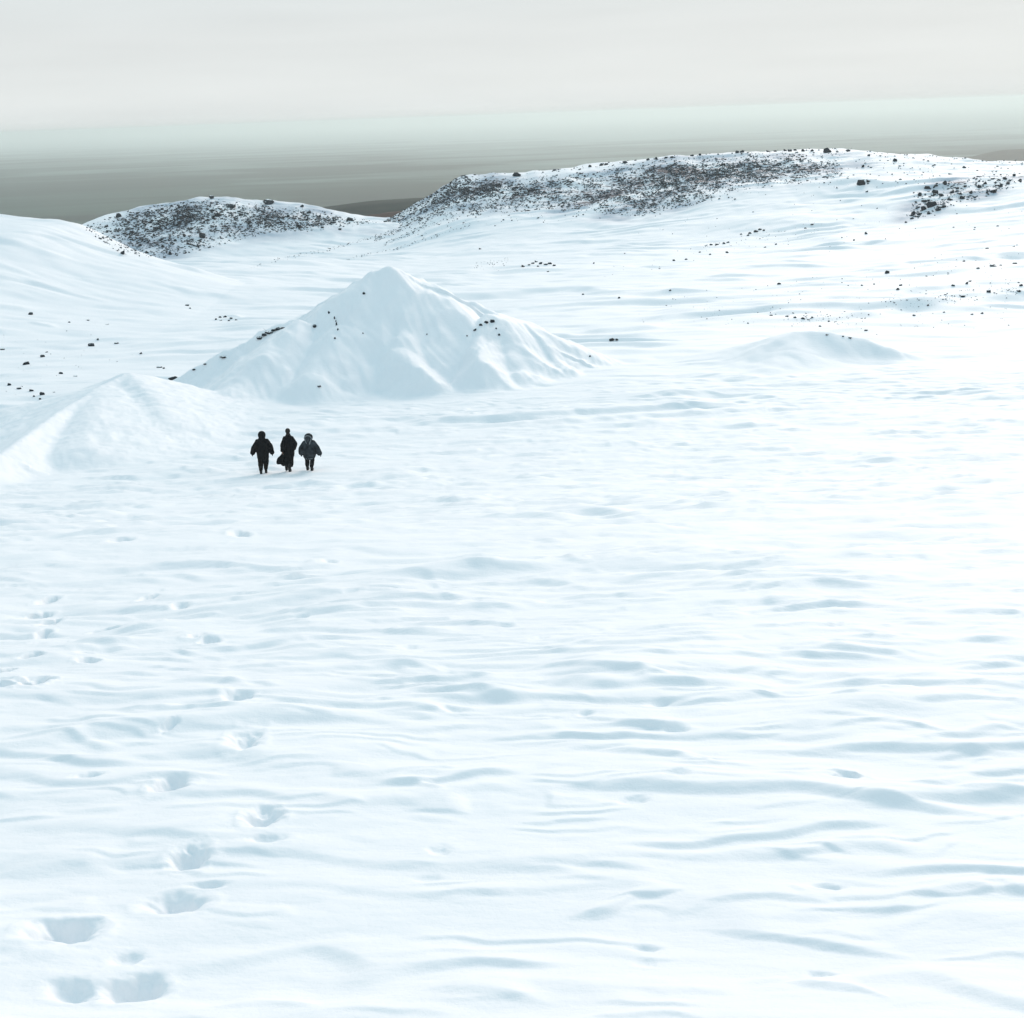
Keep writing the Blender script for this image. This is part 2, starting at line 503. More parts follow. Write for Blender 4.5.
def height(x, y, spacing):
    """full height with detail; spacing = local grid step, used to leave out waves too short for it"""
    b = base(x, y)
    z = b.copy()
    part = np.zeros(x.shape, np.int8)            # which landform a point belongs to
    for k, h in enumerate(HILLS):
        idx = np.nonzero((y > 90) & (y < 700))[0]
        zh = h.z(x[idx], y[idx], b[idx], base)
        hi = zh > z[idx] + 0.02
        part[idx[hi]] = k + 1
        z[idx] = np.maximum(z[idx], zh)
    for k, h in enumerate(FAR):
        idx = np.nonzero(y > 440)[0]
        zh = h.z(x[idx], y[idx], b[idx], base)
        hi = zh > z[idx] + 0.5
        part[idx[hi]] = k + 4
        z[idx] = np.maximum(z[idx], zh)
    snow = (y < 440)
    idx = np.nonzero(snow)[0]
    X, Y, S = x[idx], y[idx], spacing[idx]
    add = np.zeros_like(X)

    def band(Lx, Ly, amp, seed, steep=0.0, mask=None):
        fade = sm(1.6, 3.2, Lx / np.maximum(S, 1e-4))
        if mask is not None:
            fade = fade * mask
        k = np.nonzero(fade > 0.01)[0]
        if not len(k):
            return
        xx, yy = X[k], Y[k]
        if steep:
            n0 = perlin(xx / Lx, yy / Ly, seed)
            n = perlin(xx / Lx, (yy - steep * Ly * n0) / Ly, seed)
        else:
            n = perlin(xx / Lx, yy / Ly, seed)
        add[k] += amp * n * fade[k]
    def train(L_, A_, seed, cover=.0, mask=1.0):
        """irregular trains of wind drifts: steep towards the hill above, gentle down the slope"""
        fade = sm(1.0, 2.2, .45 * L_ / np.maximum(S, 1e-4)) * mask
        k = np.nonzero(fade > 0.01)[0]
        if not len(k):
            return
        xx, yy = X[k], Y[k]
        env = sm(cover, cover + .38, perlin(xx / (2.6 * L_), yy / (1.7 * L_), seed + 1) + .35 * perlin(xx / (9 * L_), yy / (6 * L_), seed + 2))
        ph = yy / L_ + 1.15 * perlin(xx / (3.1 * L_), yy / (2.0 * L_), seed) + .30 * perlin(xx / (.9 * L_), yy / (1.1 * L_), seed + 3) + .05 * xx / L_
        t = ph - np.floor(ph)
        add[k] += A_ * fade[k] * env * sm(0, .26, t) * (1 - sm(.20, 1.0, t))
    near = 1 - sm(45, 110, Y)
    lee = .35 + .65 * sm(6.5, 9.5, Y) * (.55 + .45 * sm(-.15, .12, X / np.maximum(Y, 1)))
    hf = 1 - sm(100, 150, Y)
    train(3.2, .072, 700, .06, lee * hf)
    train(1.7, .056, 710, .04, lee * (1 - sm(80, 110, Y)))
    train(.95, .052, 720, -.02, (.35 + .65 * sm(8, 14, Y)) * (1 - sm(80, 110, Y)))
    train(.55, .034, 730, .0, 1 - sm(38, 60, Y))
    train(1.15, .085, 770, -.15, sm(26, 36, Y) * (1 - sm(78, 105, Y)))
    train(.75, .05, 780, -.15, sm(24, 32, Y) * (1 - sm(60, 85, Y)))
    train(.28, .013, 740, .0, 1 - sm(16, 24, Y))
    train(.42, .024, 790, -.05, sm(9, 13, Y) * (1 - sm(30, 45, Y)))
    train(6.5, .30, 750, .05, sm(60, 90, Y))
    train(13.0, .55, 760, .10, sm(110, 150, Y))
    patch = 0.35 + 1.1 * sm(-.25, .45, perlin(X / 9.0, Y / 6.0, 71))
    band(34, 26, .8, 61, mask=sm(110, 180, Y))
    band(14, 10, .20, 62)
    band(4.2, 2.4, .11, 63, -.35, mask=patch)
    band(1.9, 1.05, .060, 64, -.45, mask=patch * (1 - sm(60, 130, Y)))
    band(.95, .5, .020, 65, -.45, mask=patch * near)
    band(.45, .26, .006, 66, -.4, mask=near)
    band(.16, .12, .0012, 67, mask=near)
    # low ripples of the middle field
    band(1.5, .9, .060, 68, -.5, mask=sm(20, 34, Y) * (1 - sm(85, 120, Y)) * patch)
    band(.7, .5, .016, 69, -.4, mask=sm(16, 30, Y) * (1 - sm(70, 110, Y)))
    # wind streaks of the valley floor
    val = sm(95, 130, Y)
    band(9, 4.5, .16, 72, -.5, mask=val * (0.4 + 1.2 * sm(-.2, .4, perlin(X / 40, Y / 25, 73))))
    band(3.2, 2.2, .05, 74, -.4, mask=val)
    z[idx] += add
    near_i = np.nonzero((y > 2) & (y < 330) & (abs(x) < 190))[0]
    xs, ys = x[near_i], y[near_i]
    z[near_i] += drift_height(xs, ys)
    near_i = np.nonzero((y > 2) & (y < 60) & (abs(x) < 30))[0]
    z[near_i] += hole_height(x[near_i], y[near_i])
    # lumpy stone ground on the two hills
    idx = np.nonzero(((part == 2) | (part == 3)) & (y < 420))[0]
    X, Y = x[idx], y[idx]
    up = sm(0.0, 4.0, z[idx] - b[idx])
    rk = .12 + ROCKW(X, Y)
    z[idx] += up * (rk * (0.34 * perlin(X / 6, Y / 7, 81) + 0.20 * perlin(X / 2.2, Y / 2.6, 82)) + .5 * perlin(X / 22, Y / 30, 83))
    z[idx] += up * (part[idx] == 3) * .13 * perlin((X - .45 * Y) / 7.0, (Y + .45 * X) / 40, 86)
    # gullies running down the end of the long ridge
    g = sm(10, -30, X) * (part[idx] == 3) * up
    z[idx] += g * 0.35 * perlin((X - 0.55 * Y) / 3.0, (Y + .55 * X) / 26, 85)
    # mounds
    for code, grp, k, (bx0, bx1, by0, by1) in ((7, CONE, .14, (-40, 14, 84, 132)), (8, SMALL, .2, (-60, 6, 50, 112)), (9, LOW, .6, (4, 46, 86, 132))):
        idx = np.nonzero((x > bx0) & (x < bx1) & (y > by0) & (y < by1))[0]
        X, Y = x[idx], y[idx]
        t = tents(X, Y, grp, k)
        rough = {7: 1.0, 8: .42, 9: .6}[code]
        det = .16 * perlin(X / 2.6, Y / 3.4, 91 + code) + .07 * perlin(X / .9, Y / 1.5, 92 + code)
        if code == 7:       # flutes running down the face
            wx_ = X + .9 * perlin(X / 3.5, Y / 5.0, 55)
            det = det + .075 * perlin((wx_ - .25 * Y) / .9, Y / 6.5, 99) * (.4 + 1.2 * sm(-.2, .5, perlin(X / 4, Y / 6, 56))) + .045 * perlin((wx_ + .45 * Y) / .5, Y / 2.6, 98) + .10 * (1 - 2 * abs(perlin(X / 2.4, Y / 3.0, 58))) + .34 * (1 - 2.2 * abs(perlin(X / 6.5 + Y / 30, Y / 7.0, 57))) + .06 * (1 - 2 * abs(perlin((wx_ - .5 * Y) / 1.3, Y / 3.2, 59)))
        if code == 8:       # wind-cut scales
            det = det + .15 * (1 - 2 * abs(perlin((X + .4 * Y) / 1.5, (Y - .8 * X) / 1.0, 97))) + .05 * (1 - 2 * abs(perlin((X + .4 * Y) / .6, (Y - .8 * X) / .45, 96)))
        hi_ = t + det * rough
        zz = smax(hi_, z[idx], {7: .35, 8: .3, 9: .5}[code])
        part[idx[(t > z[idx] + .05)]] = code
        z[idx] = zz
    return z, part


# ------------------------------------------------------------------ grid: rings and rays round the slope's foot, finer where the near ground needs it
d_c = ray([512], [509])[0]
rad = [2.2]
while rad[-1] < 440:
    r = rad[-1]
    t = -float(base(np.array([0.0]), np.array([r]))[0]) / r
    zn = -float(base(np.array([0.0]), np.array([r + .01]))[0]) / (r + .01)
    grad = abs(t - zn) / .01 * F           # rows per metre
    step = 0.85 / max(grad, 1e-3)
    step = min(max(step, 0.012), 0.16 + r * .0014)
    if 84 < r < 125:
        step = min(step, .16)
    if 300 < r < 400:
        step = min(step, .38)
    rad.append(r + step)
while rad[-1] < 60000:
    rad.append(rad[-1] * 1.035)
rad = np.array(rad)
fine = math.radians(23)
az_f = np.arange(-fine, fine, 1.15 / F)
az_w = [fine]
st = 1.15 / F
while az_w[-1] < math.pi:
    st *= 1.10
    st = min(st, .08)
    az_w.append(az_w[-1] + st)
az_w = np.array(az_w[:-1])
azs = np.concatenate([-az_w[::-1], az_f[1:] if abs(az_f[0] + fine) < 1e-9 else az_f, az_w])
nR, nA = len(rad), len(azs)
RR, AA = np.meshgrid(rad, azs, indexing='ij')
X = (RR * np.sin(AA)).ravel()
Y = (RR * np.cos(AA)).ravel()
dr = np.gradient(rad)
da = np.gradient(azs)
SP = np.maximum(dr[:, None] * 0.8, np.abs(RR * da[None, :])).ravel()
Z, PART = height(X, Y, SP)
print("grid", nR, nA, nR * nA)

ROCK = np.zeros(X.shape, np.float32)
idx = np.nonzero((Y > 250) & (Y < 430) & (abs(X) < 190))[0]
ROCK[idx] = ROCKW(X[idx], Y[idx])
wcol = np.zeros(X.shape, np.float32)
wcol[:] = sm(430, 500, Y)                # beyond the snow line: tundra
ROCKZ = ROCK

# per-column horizon for placing things where a sight line meets the ground
ZG = Z.reshape(nR, nA)
TG = np.maximum.accumulate(ZG / rad[:, None], axis=0)


def ground_at(px, py):
    """world points where sight lines meet the finished ground"""
    px = np.atleast_1d(np.asarray(px, float))
    py = np.atleast_1d(np.asarray(py, float))
    d = ray(px, py)
    a = np.arctan2(d[:, 0], d[:, 1])
    ja = np.clip(np.searchsorted(azs, a), 1, nA - 1)
    ja = np.where(abs(azs[ja] - a) < abs(azs[ja - 1] - a), ja, ja - 1)
    res = np.zeros((len(px), 3))
    ok = np.ones(len(px), bool)
    for i in range(len(px)):
        col = TG[:, ja[i]]
        k = int(np.searchsorted(col, d[i, 2]))
        if k >= nR - 1 or rad[k] > 440:
            ok[i] = False
            k = min(k, nR - 1)
        k = max(k, 1)
        t0, t1 = col[k - 1], col[k]
        f = 0 if t1 <= t0 else (d[i, 2] - t0) / (t1 - t0)
        r = rad[k - 1] + (rad[k] - rad[k - 1]) * min(max(f, 0), 1)
        res[i] = (r * d[i, 0], r * d[i, 1], ground_z(r * d[i, 0], r * d[i, 1]))
    return res, ok


def ground_z(x, y):
    r = math.hypot(x, y)
    a = math.atan2(x, y)
    i = int(min(max(np.searchsorted(rad, r) - 1, 0), nR - 2))
    j = int(min(max(np.searchsorted(azs, a) - 1, 0), nA - 2))
    u = (r - rad[i]) / (rad[i + 1] - rad[i])
    v = (a - azs[j]) / (azs[j + 1] - azs[j])
    return float((ZG[i, j] * (1 - u) + ZG[i + 1, j] * u) * (1 - v) + (ZG[i, j + 1] * (1 - u) + ZG[i + 1, j + 1] * u) * v)


# ------------------------------------------------------------------ materials
def new_mat(name):
    m = bpy.data.materials.new(name)
    m.use_nodes = True
    n = m.node_tree
    b = n.nodes.get('Principled BSDF')
    return m, n, b


def N(n, typ, **kw):
    nd = n.nodes.new(typ)
    for k, v in kw.items():
        setattr(nd, k, v)
    return nd


def snow_ground_material():
    m, n, b = new_mat("snow_and_stone")
    L = n.links
    geo = N(n, 'ShaderNodeNewGeometry')
    pos = geo.outputs['Position']
    # snow colour: very slightly varied white
    ns = N(n, 'ShaderNodeTexNoise')
    ns.inputs['Scale'].default_value = 0.35
    ns.inputs['Detail'].default_value = 4
    L.new(pos, ns.inputs['Vector'])
    rs = N(n, 'ShaderNodeValToRGB')
    rs.color_ramp.elements[0].position = .3
    rs.color_ramp.elements[0].color = (0.91, 0.90, 0.915, 1)
    rs.color_ramp.elements[1].position = .7
    rs.color_ramp.elements[1].color = (0.935, 0.925, 0.935, 1)
    L.new(ns.outputs['Fac'], rs.inputs['Fac'])
    # bare stones between snow
    at = N(n, 'ShaderNodeAttribute', attribute_name='stones')
    n1 = N(n, 'ShaderNodeTexNoise')
    n1.inputs['Scale'].default_value = 0.95
    n1.inputs['Detail'].default_value = 5
    n1.inputs['Roughness'].default_value = .72
    L.new(pos, n1.inputs['Vector'])
    n2 = N(n, 'ShaderNodeTexNoise')
    n2.inputs['Scale'].default_value = 0.10
    n2.inputs['Detail'].default_value = 3
    L.new(pos, n2.inputs['Vector'])
    a1 = N(n, 'ShaderNodeMath', operation='MULTIPLY_ADD')      # 0.75*n2 + n1
    a1.inputs[1].default_value = 0.55
    L.new(n2.outputs['Fac'], a1.inputs[0])
    L.new(n1.outputs['Fac'], a1.inputs[2])
    a2 = N(n, 'ShaderNodeMath', operation='MULTIPLY_ADD')      # + 0.34*stones
    a2.inputs[1].default_value = 0.30
    L.new(at.outputs['Fac'], a2.inputs[0])
    L.new(a1.outputs[0], a2.inputs[2])
    mr = N(n, 'ShaderNodeMapRange')
    mr.inputs['From Min'].default_value = 1.055
    mr.inputs['From Max'].default_value = 1.15
    L.new(a2.outputs[0], mr.inputs['Value'])
    mk = N(n, 'ShaderNodeMath', operation='MULTIPLY')
    L.new(mr.outputs[0], mk.inputs[0])
    st_ = N(n, 'ShaderNodeMapRange')
    st_.inputs['From Min'].default_value = .02
    st_.inputs['From Max'].default_value = .3
    L.new(at.outputs['Fac'], st_.inputs['Value'])
    L.new(st_.outputs[0], mk.inputs[1])
    # thin snow through which the stony ground shows
    th1 = N(n, 'ShaderNodeMath', operation='MULTIPLY')
    th2 = N(n, 'ShaderNodeMapRange')
    th2.inputs['From Min'].default_value = .38
    th2.inputs['From Max'].default_value = .62
    th2.inputs['To Max'].default_value = .62
    L.new(n2.outputs['Fac'], th2.inputs['Value'])
    L.new(th2.outputs[0], th1.inputs[0])
    L.new(st_.outputs[0], th1.inputs[1])
    mt = N(n, 'ShaderNodeMix', data_type='RGBA')
    L.new(th1.outputs[0], mt.inputs['Factor'])
    L.new(rs.outputs['Color'], mt.inputs['A'])
    mt.inputs['B'].default_value = (.26, .34, .44, 1)
    mx = N(n, 'ShaderNodeMix', data_type='RGBA')
    L.new(mk.outputs[0], mx.inputs['Factor'])
    L.new(mt.outputs['Result'], mx.inputs['A'])
    mx.inputs['B'].default_value = (0.028, 0.036, 0.05, 1)
    L.new(mx.outputs['Result'], b.inputs['Base Color'])
    b.inputs['Roughness'].default_value = .65
    b.inputs['Specular IOR Level'].default_value = .2
    # grain
    ng = N(n, 'ShaderNodeTexNoise')
    ng.inputs['Scale'].default_value = 38
    ng.inputs['Detail'].default_value = 6
    ng.inputs['Roughness'].default_value = .65
    L.new(pos, ng.inputs['Vector'])
    ng2 = N(n, 'ShaderNodeTexNoise')
    ng2.inputs['Scale'].default_value = 3.2
    ng2.inputs['Detail'].default_value = 6
    mp = N(n, 'ShaderNodeMapping')
    mp.inputs['Scale'].default_value = (1, 1.7, 1)
    L.new(pos, mp.inputs['Vector'])
    L.new(mp.outputs[0], ng2.inputs['Vector'])
    b1 = N(n, 'ShaderNodeBump')
    b1.inputs['Distance'].default_value = .006
    b1.inputs['Strength'].default_value = .5
    L.new(ng.outputs['Fac'], b1.inputs['Height'])
    b2 = N(n, 'ShaderNodeBump')
    b2.inputs['Distance'].default_value = .05
    b2.inputs['Strength'].default_value = .35
    L.new(ng2.outputs['Fac'], b2.inputs['Height'])
    L.new(b1.outputs[0], b2.inputs['Normal'])
    L.new(b2.outputs[0], b.inputs['Normal'])
    return m


def tundra_material(name, dark, light, ice_haze=False):
    m, n, b = new_mat(name)
    L = n.links
    geo = N(n, 'ShaderNodeNewGeometry')
    pos = geo.outputs['Position']
    mp = N(n, 'ShaderNodeMapping')
    mp.inputs['Scale'].default_value = (.0007, .0013, 0) if ice_haze else (.012, .02, .02)
    L.new(pos, mp.inputs['Vector'])
    ns = N(n, 'ShaderNodeTexNoise')
    ns.inputs['Scale'].default_value = 1
    ns.inputs['Detail'].default_value = 9
    ns.inputs['Roughness'].default_value = .62
    ns.inputs['Distortion'].default_value = .6
    L.new(mp.outputs[0], ns.inputs['Vector'])
    rp = N(n, 'ShaderNodeValToRGB')
    rp.color_ramp.elements[0].position = .43
    rp.color_ramp.elements[0].color = (*dark, 1)
    rp.color_ramp.elements[1].position = .64
    rp.color_ramp.elements[1].color = (*light, 1)
    L.new(ns.outputs['Fac'], rp.inputs['Fac'])
    col = rp.outputs['Color']
    if ice_haze:
        # distance haze painted into the ground as paling colour, with icy coastal streaks
        sep_ = N(n, 'ShaderNodeSeparateXYZ')
        L.new(pos, sep_.inputs[0])
        m1 = N(n, 'ShaderNodeMapping')
        m1.inputs['Scale'].default_value = (.00022, .00022, 0)
        L.new(pos, m1.inputs['Vector'])
        nn = N(n, 'ShaderNodeTexNoise')
        nn.inputs['Scale'].default_value = 1
        nn.inputs['Detail'].default_value = 6
        L.new(m1.outputs[0], nn.inputs['Vector'])
        sh = N(n, 'ShaderNodeMath', operation='MULTIPLY_ADD')
        sh.inputs[1].default_value = 3500.0
        L.new(nn.outputs['Fac'], sh.inputs[0])
        L.new(sep_.outputs['Y'], sh.inputs[2])
        sx = N(n, 'ShaderNodeMath', operation='MULTIPLY_ADD')
        sx.inputs[1].default_value = 1.1
        L.new(sep_.outputs['X'], sx.inputs[0])
        L.new(sh.outputs[0], sx.inputs[2])
        far_ = N(n, 'ShaderNodeMapRange')
        far_.inputs['From Min'].default_value = 4800
        far_.inputs['From Max'].default_value = 20000
        L.new(sx.outputs[0], far_.inputs['Value'])
        su = N(n, 'ShaderNodeMath', operation='ADD')
        L.new(far_.outputs[0], su.inputs[0])
        L.new(ns.outputs['Fac'], su.inputs[1])
        mr = N(n, 'ShaderNodeMapRange')
        mr.inputs['From Min'].default_value = .62
        mr.inputs['From Max'].default_value = 1.15
        L.new(su.outputs[0], mr.inputs['Value'])
        mx = N(n, 'ShaderNodeMix', data_type='RGBA')
        L.new(mr.outputs[0], mx.inputs['Factor'])
        L.new(col, mx.inputs['A'])
        mx.inputs['B'].default_value = (.36, .42, .39, 1)
        col = mx.outputs['Result']
    L.new(col, b.inputs['Base Color'])
    b.inputs['Roughness'].default_value = .9
    b.inputs['Specular IOR Level'].default_value = .1
    return m


def rock_material():
    m, n, b = new_mat("dark_basalt")
    L = n.links
    tcn = N(n, 'ShaderNodeTexCoord')
    ns = N(n, 'ShaderNodeTexNoise')
    ns.inputs['Scale'].default_value = 3.0
    ns.inputs['Detail'].default_value = 7
    L.new(tcn.outputs['Object'], ns.inputs['Vector'])
    rp = N(n, 'ShaderNodeValToRGB')
    rp.color_ramp.elements[0].position = .35
    rp.color_ramp.elements[0].color = (.007, .009, .012, 1)
    rp.color_ramp.elements[1].position = .7
    rp.color_ramp.elements[1].color = (.028, .033, .042, 1)
    L.new(ns.outputs['Fac'], rp.inputs['Fac'])
    # a dusting of snow on faces that look up
    geo = N(n, 'ShaderNodeNewGeometry')
    sp = N(n, 'ShaderNodeSeparateXYZ')
    L.new(geo.outputs['Normal'], sp.inputs[0])
    ad = N(n, 'ShaderNodeMath', operation='MULTIPLY_ADD')
    ad.inputs[1].default_value = .35
    L.new(ns.outputs['Fac'], ad.inputs[0])
    L.new(sp.outputs['Z'], ad.inputs[2])
    mr = N(n, 'ShaderNodeMapRange')
    mr.inputs['From Min'].default_value = 1.08
    mr.inputs['From Max'].default_value = 1.16
    L.new(ad.outputs[0], mr.inputs['Value'])
    mx = N(n, 'ShaderNodeMix', data_type='RGBA')
    L.new(mr.outputs[0], mx.inputs['Factor'])
    L.new(rp.outputs['Color'], mx.inputs['A'])
    mx.inputs['B'].default_value = (.85, .88, .9, 1)
    L.new(mx.outputs['Result'], b.inputs['Base Color'])
    bp = N(n, 'ShaderNodeBump')
    bp.inputs['Distance'].default_value = .05
    L.new(ns.outputs['Fac'], bp.inputs['Height'])
    L.new(bp.outputs[0], b.inputs['Normal'])
    b.inputs['Roughness'].default_value = .85
    return m


def cloth_material(name, c1, c2, scale=14.0, rough=.85):
    m, n, b = new_mat(name)
    L = n.links
    tcn = N(n, 'ShaderNodeTexCoord')
    ns = N(n, 'ShaderNodeTexNoise')
    ns.inputs['Scale'].default_value = scale
    ns.inputs['Detail'].default_value = 5
    L.new(tcn.outputs['Object'], ns.inputs['Vector'])
    rp = N(n, 'ShaderNodeValToRGB')
    rp.color_ramp.elements[0].position = .35
    rp.color_ramp.elements[0].color = (*c1, 1)
    rp.color_ramp.elements[1].position = .7
    rp.color_ramp.elements[1].color = (*c2, 1)
    L.new(ns.outputs['Fac'], rp.inputs['Fac'])
    L.new(rp.outputs['Color'], b.inputs['Base Color'])
    bp = N(n, 'ShaderNodeBump')
    bp.inputs['Distance'].default_value = .01
    bp.inputs['Strength'].default_value = .6
    L.new(ns.outputs['Fac'], bp.inputs['Height'])
    L.new(bp.outputs[0], b.inputs['Normal'])
    b.inputs['Roughness'].default_value = rough
    b.inputs['Specular IOR Level'].default_value = .25
    return m


M_SNOW = snow_ground_material()
M_PLAIN = tundra_material("tundra_plain", (.004, .018, .011), (.045, .085, .062), ice_haze=True)
M_MID = tundra_material("dark_moor", (.030, .042, .036), (.055, .07, .058))
M_RED = tundra_material("brown_heath", (.045, .030, .026), (.075, .05, .042))
M_FARB = tundra_material("bare_far_hill", (.03, .03, .025), (.06, .058, .045))
M_ROCK = rock_material()

# ------------------------------------------------------------------ terrain meshes: one height field cut along its landforms
i = np.arange(nR - 1)[:, None] * nA
j = np.arange(nA - 1)[None, :]
a = (i + j).ravel()
quads = np.stack([a, a + 1, a + nA + 1, a + nA], axis=1)
# close the gap behind the camera
i2 = np.arange(nR - 1) * nA
quads = np.concatenate([quads, np.stack([i2 + nA - 1, i2, i2 + nA, i2 + 2 * nA - 1], axis=1)])
V3 = np.stack([X, Y, Z], axis=1).astype(np.float32)
# middle of the innermost ring
hub = len(V3)
V3 = np.concatenate([V3, np.array([[0, 0, float(base(np.array([0.]), np.array([0.]))[0])]], np.float32)])
VP = np.concatenate([PART, [0]])
VR = np.concatenate([ROCKZ, [0]]).astype(np.float32)
fn = np.cross(V3[quads[:, 2]] - V3[quads[:, 0]], V3[quads[:, 3]] - V3[quads[:, 1]])
flip = fn[:, 2] < 0
if flip.mean() > .5:
    quads = quads[:, ::-1]
    fn = -fn
VN = np.zeros_like(V3)
for c in range(4):
    for k in range(3):
        VN[:, k] += np.bincount(quads[:, c], weights=fn[:, k], minlength=len(V3)).astype(np.float32)
VN /= np.maximum(np.linalg.norm(VN, axis=1, keepdims=True), 1e-9)
VN[hub] = (0, 0, 1)
# landform of a face = vote of corners
FP = np.max(VP[quads], axis=1)
FY = Y[np.minimum(quads[:, 0], len(Y) - 1)]
beyond = (FP == 0) & (FY > 440)
FP = np.where(beyond, 10, FP)
FP = np.where((FP >= 1) & (FP <= 3) & (FY > 640), 10, FP)


def clean_parts(fp):
    g = fp[:(nR - 1) * (nA - 1)].reshape(nR - 1, nA - 1)
    for _ in range(6):          # majority filter so that the seams run clean
        best = g.copy()
        cnt = np.zeros(g.shape, np.int16)
        for code in np.unique(g):
            m_ = (g == code).astype(np.int16)
            c_ = m_.copy()
            for s_ in (1, 2, 3):
                for ax in (0, 1):
                    c_ += np.roll(m_, s_, ax) + np.roll(m_, -s_, ax)
            up = c_ > cnt
            best[up] = code
            cnt = np.maximum(cnt, c_)
        g = best
    fp = fp.copy()
    fp[:(nR - 1) * (nA - 1)] = g.ravel()
    return fp


FP = clean_parts(FP)


def land(name, code, mat, label, kind, category=None, group=None, hubfan=False):
    q = quads[FP == code]
    tri = None
    if hubfan:
        k = np.arange(nA)
        tri = np.stack([np.full(nA, hub), (k + 1) % nA, k], axis=1)
    used = np.unique(q)
    if tri is not None:
        used = np.unique(np.concatenate([used, tri.ravel()]))
    remap = np.full(len(V3), -1, np.int64)
    remap[used] = np.arange(len(used))
    # things get their origin at their foot
    vv = V3[used]
    if kind == 'structure':
        org = np.zeros(3, np.float32)
    else:
        org = np.array([vv[:, 0].mean(), vv[:, 1].mean(), vv[:, 2].min()], np.float32)
    me = bpy.data.meshes.new(name)
    me.vertices.add(len(used))
    me.vertices.foreach_set('co', (vv - org).ravel())
    loops = remap[q].ravel()
    starts = np.arange(len(q)) * 4
    if tri is not None:
        starts = np.concatenate([starts, len(loops) + np.arange(len(tri)) * 3])
        loops = np.concatenate([loops, remap[tri].ravel()])
    me.loops.add(len(loops))
    me.loops.foreach_set('vertex_index', loops.astype(np.int32))
    me.polygons.add(len(starts))
    me.polygons.foreach_set('loop_start', starts.astype(np.int32))
    me.update(calc_edges=True)
    at_ = me.attributes.new('stones', 'FLOAT', 'POINT')
    at_.data.foreach_set('value', VR[used])
    me.polygons.foreach_set('use_smooth', np.ones(len(starts), bool))
    me.normals_split_custom_set_from_vertices(VN[used])
    me.materials.append(mat)
    o = bpy.data.objects.new(name, me)
    o.location = org.tolist()
    SC.collection.objects.link(o)
    o['label'] = label
    if kind:
        o['kind'] = kind
    if category:
        o['category'] = category
    if group:
        o['group'] = group
    return o


land('snow_ground', 0, M_SNOW, 'wind rippled white snow slope running down into the valley', 'structure', hubfan=True)
land('snow_hill', 1, M_SNOW, 'smooth snow shoulder at the left edge in front of the stony hill', 'structure')
land('stony_hill', 2, M_SNOW, 'low rounded hill on the left speckled with dark stones and snow', 'structure')
land('stony_ridge', 3, M_SNOW, 'long snowy ridge on the right with a dark band of stones', 'structure')
land('moor_hill', 4, M_MID, 'dark green grey hill in the gap between the stony hill and the ridge', 'structure')
land('heath_hill', 5, M_RED, 'brown bare slope in the gap just behind the end of the ridge', 'structure')
land('far_hill', 6, M_FARB, 'pale hazy bare hill far behind the right end of the ridge', 'structure')
land('plain', 10, M_PLAIN, 'dark streaked lowland plain fading into haze towards an icy coast', 'structure')
land('snow_mound', 7, M_SNOW, 'tall peaked snow mound with fluted sides and two dark rocky scars', None, 'snow mound', 'snow mounds in the valley')
land('snow_mound', 8, M_SNOW, 'small wind scaled snow mound at left in front of the peaked one', None, 'snow mound', 'snow mounds in the valley')
land('snow_mound', 9, M_SNOW, 'low broad rounded snow mound standing alone at the right', None, 'snow mound', 'snow mounds in the valley')


# ------------------------------------------------------------------ haze
bm = bmesh.new()
bmesh.ops.create_cube(bm, size=1.0)
me = bpy.data.meshes.new('haze')
bm.to_mesh(me)
bm.free()
hz = bpy.data.objects.new('haze', me)
hz.scale = (128000, 128000, 212.0)
hz.location = (0, 0, 10.0 - 106.0)
TOPZ = float(max(Z.max(), 8.0)) + 4.0
BOTZ = float(Z.min()) - 1.5
hz.scale[2] = TOPZ - BOTZ
hz.location[2] = (TOPZ + BOTZ) / 2
SC.collection.objects.link(hz)
hz['kind'] = 'stuff'
hz['label'] = 'pale haze hanging over the plain and hiding the horizon'
m = bpy.data.materials.new('haze')
m.use_nodes = True
n = m.node_tree
n.nodes.clear()
o_ = N(n, 'ShaderNodeOutputMaterial')
pv = N(n, 'ShaderNodeVolumePrincipled')
pv.inputs['Color'].default_value = (.91, .99, .97, 1)
pv.inputs['Density'].default_value = 0.98e-4
pv.inputs['Anisotropy'].default_value = 0.36
n.links.new(pv.outputs[0], o_.inputs['Volume'])
me.materials.append(m)
m.volume_intersection_method = 'FAST' if hasattr(m, 'volume_intersection_method') else None

# ------------------------------------------------------------------ rocks
def hull_rock(seed, npts=16, flat=.7):
    r_ = np.random.default_rng(seed)
    v = r_.normal(size=(npts, 3))
    v /= np.linalg.norm(v, axis=1, keepdims=True)
    v *= r_.uniform(.75, 1.1, size=(npts, 1))
    v[:, 2] *= flat
    bm_ = bmesh.new()
    for p in v:
        bm_.verts.new(p)
    bmesh.ops.convex_hull(bm_, input=bm_.verts)
    loose = [q for q in bm_.verts if not q.link_faces]
    bmesh.ops.delete(bm_, geom=loose, context='VERTS')
    return bm_


ROCK_MESH = []
for s_ in range(12):
    bm_ = hull_rock(500 + s_, 18 + s_ % 4)
    bmesh.ops.bevel(bm_, geom=bm_.edges[:], offset=.05, segments=1, affect='EDGES')
    bmesh.ops.triangulate(bm_, faces=bm_.faces[:])
    rr_ = random.Random(s_)
    for v in bm_.verts:
        v.co *= rr_.uniform(.94, 1.05)
    me = bpy.data.meshes.new('boulder')
    bm_.to_mesh(me)
    bm_.free()
    me.materials.append(M_ROCK)
    ROCK_MESH.append(me)


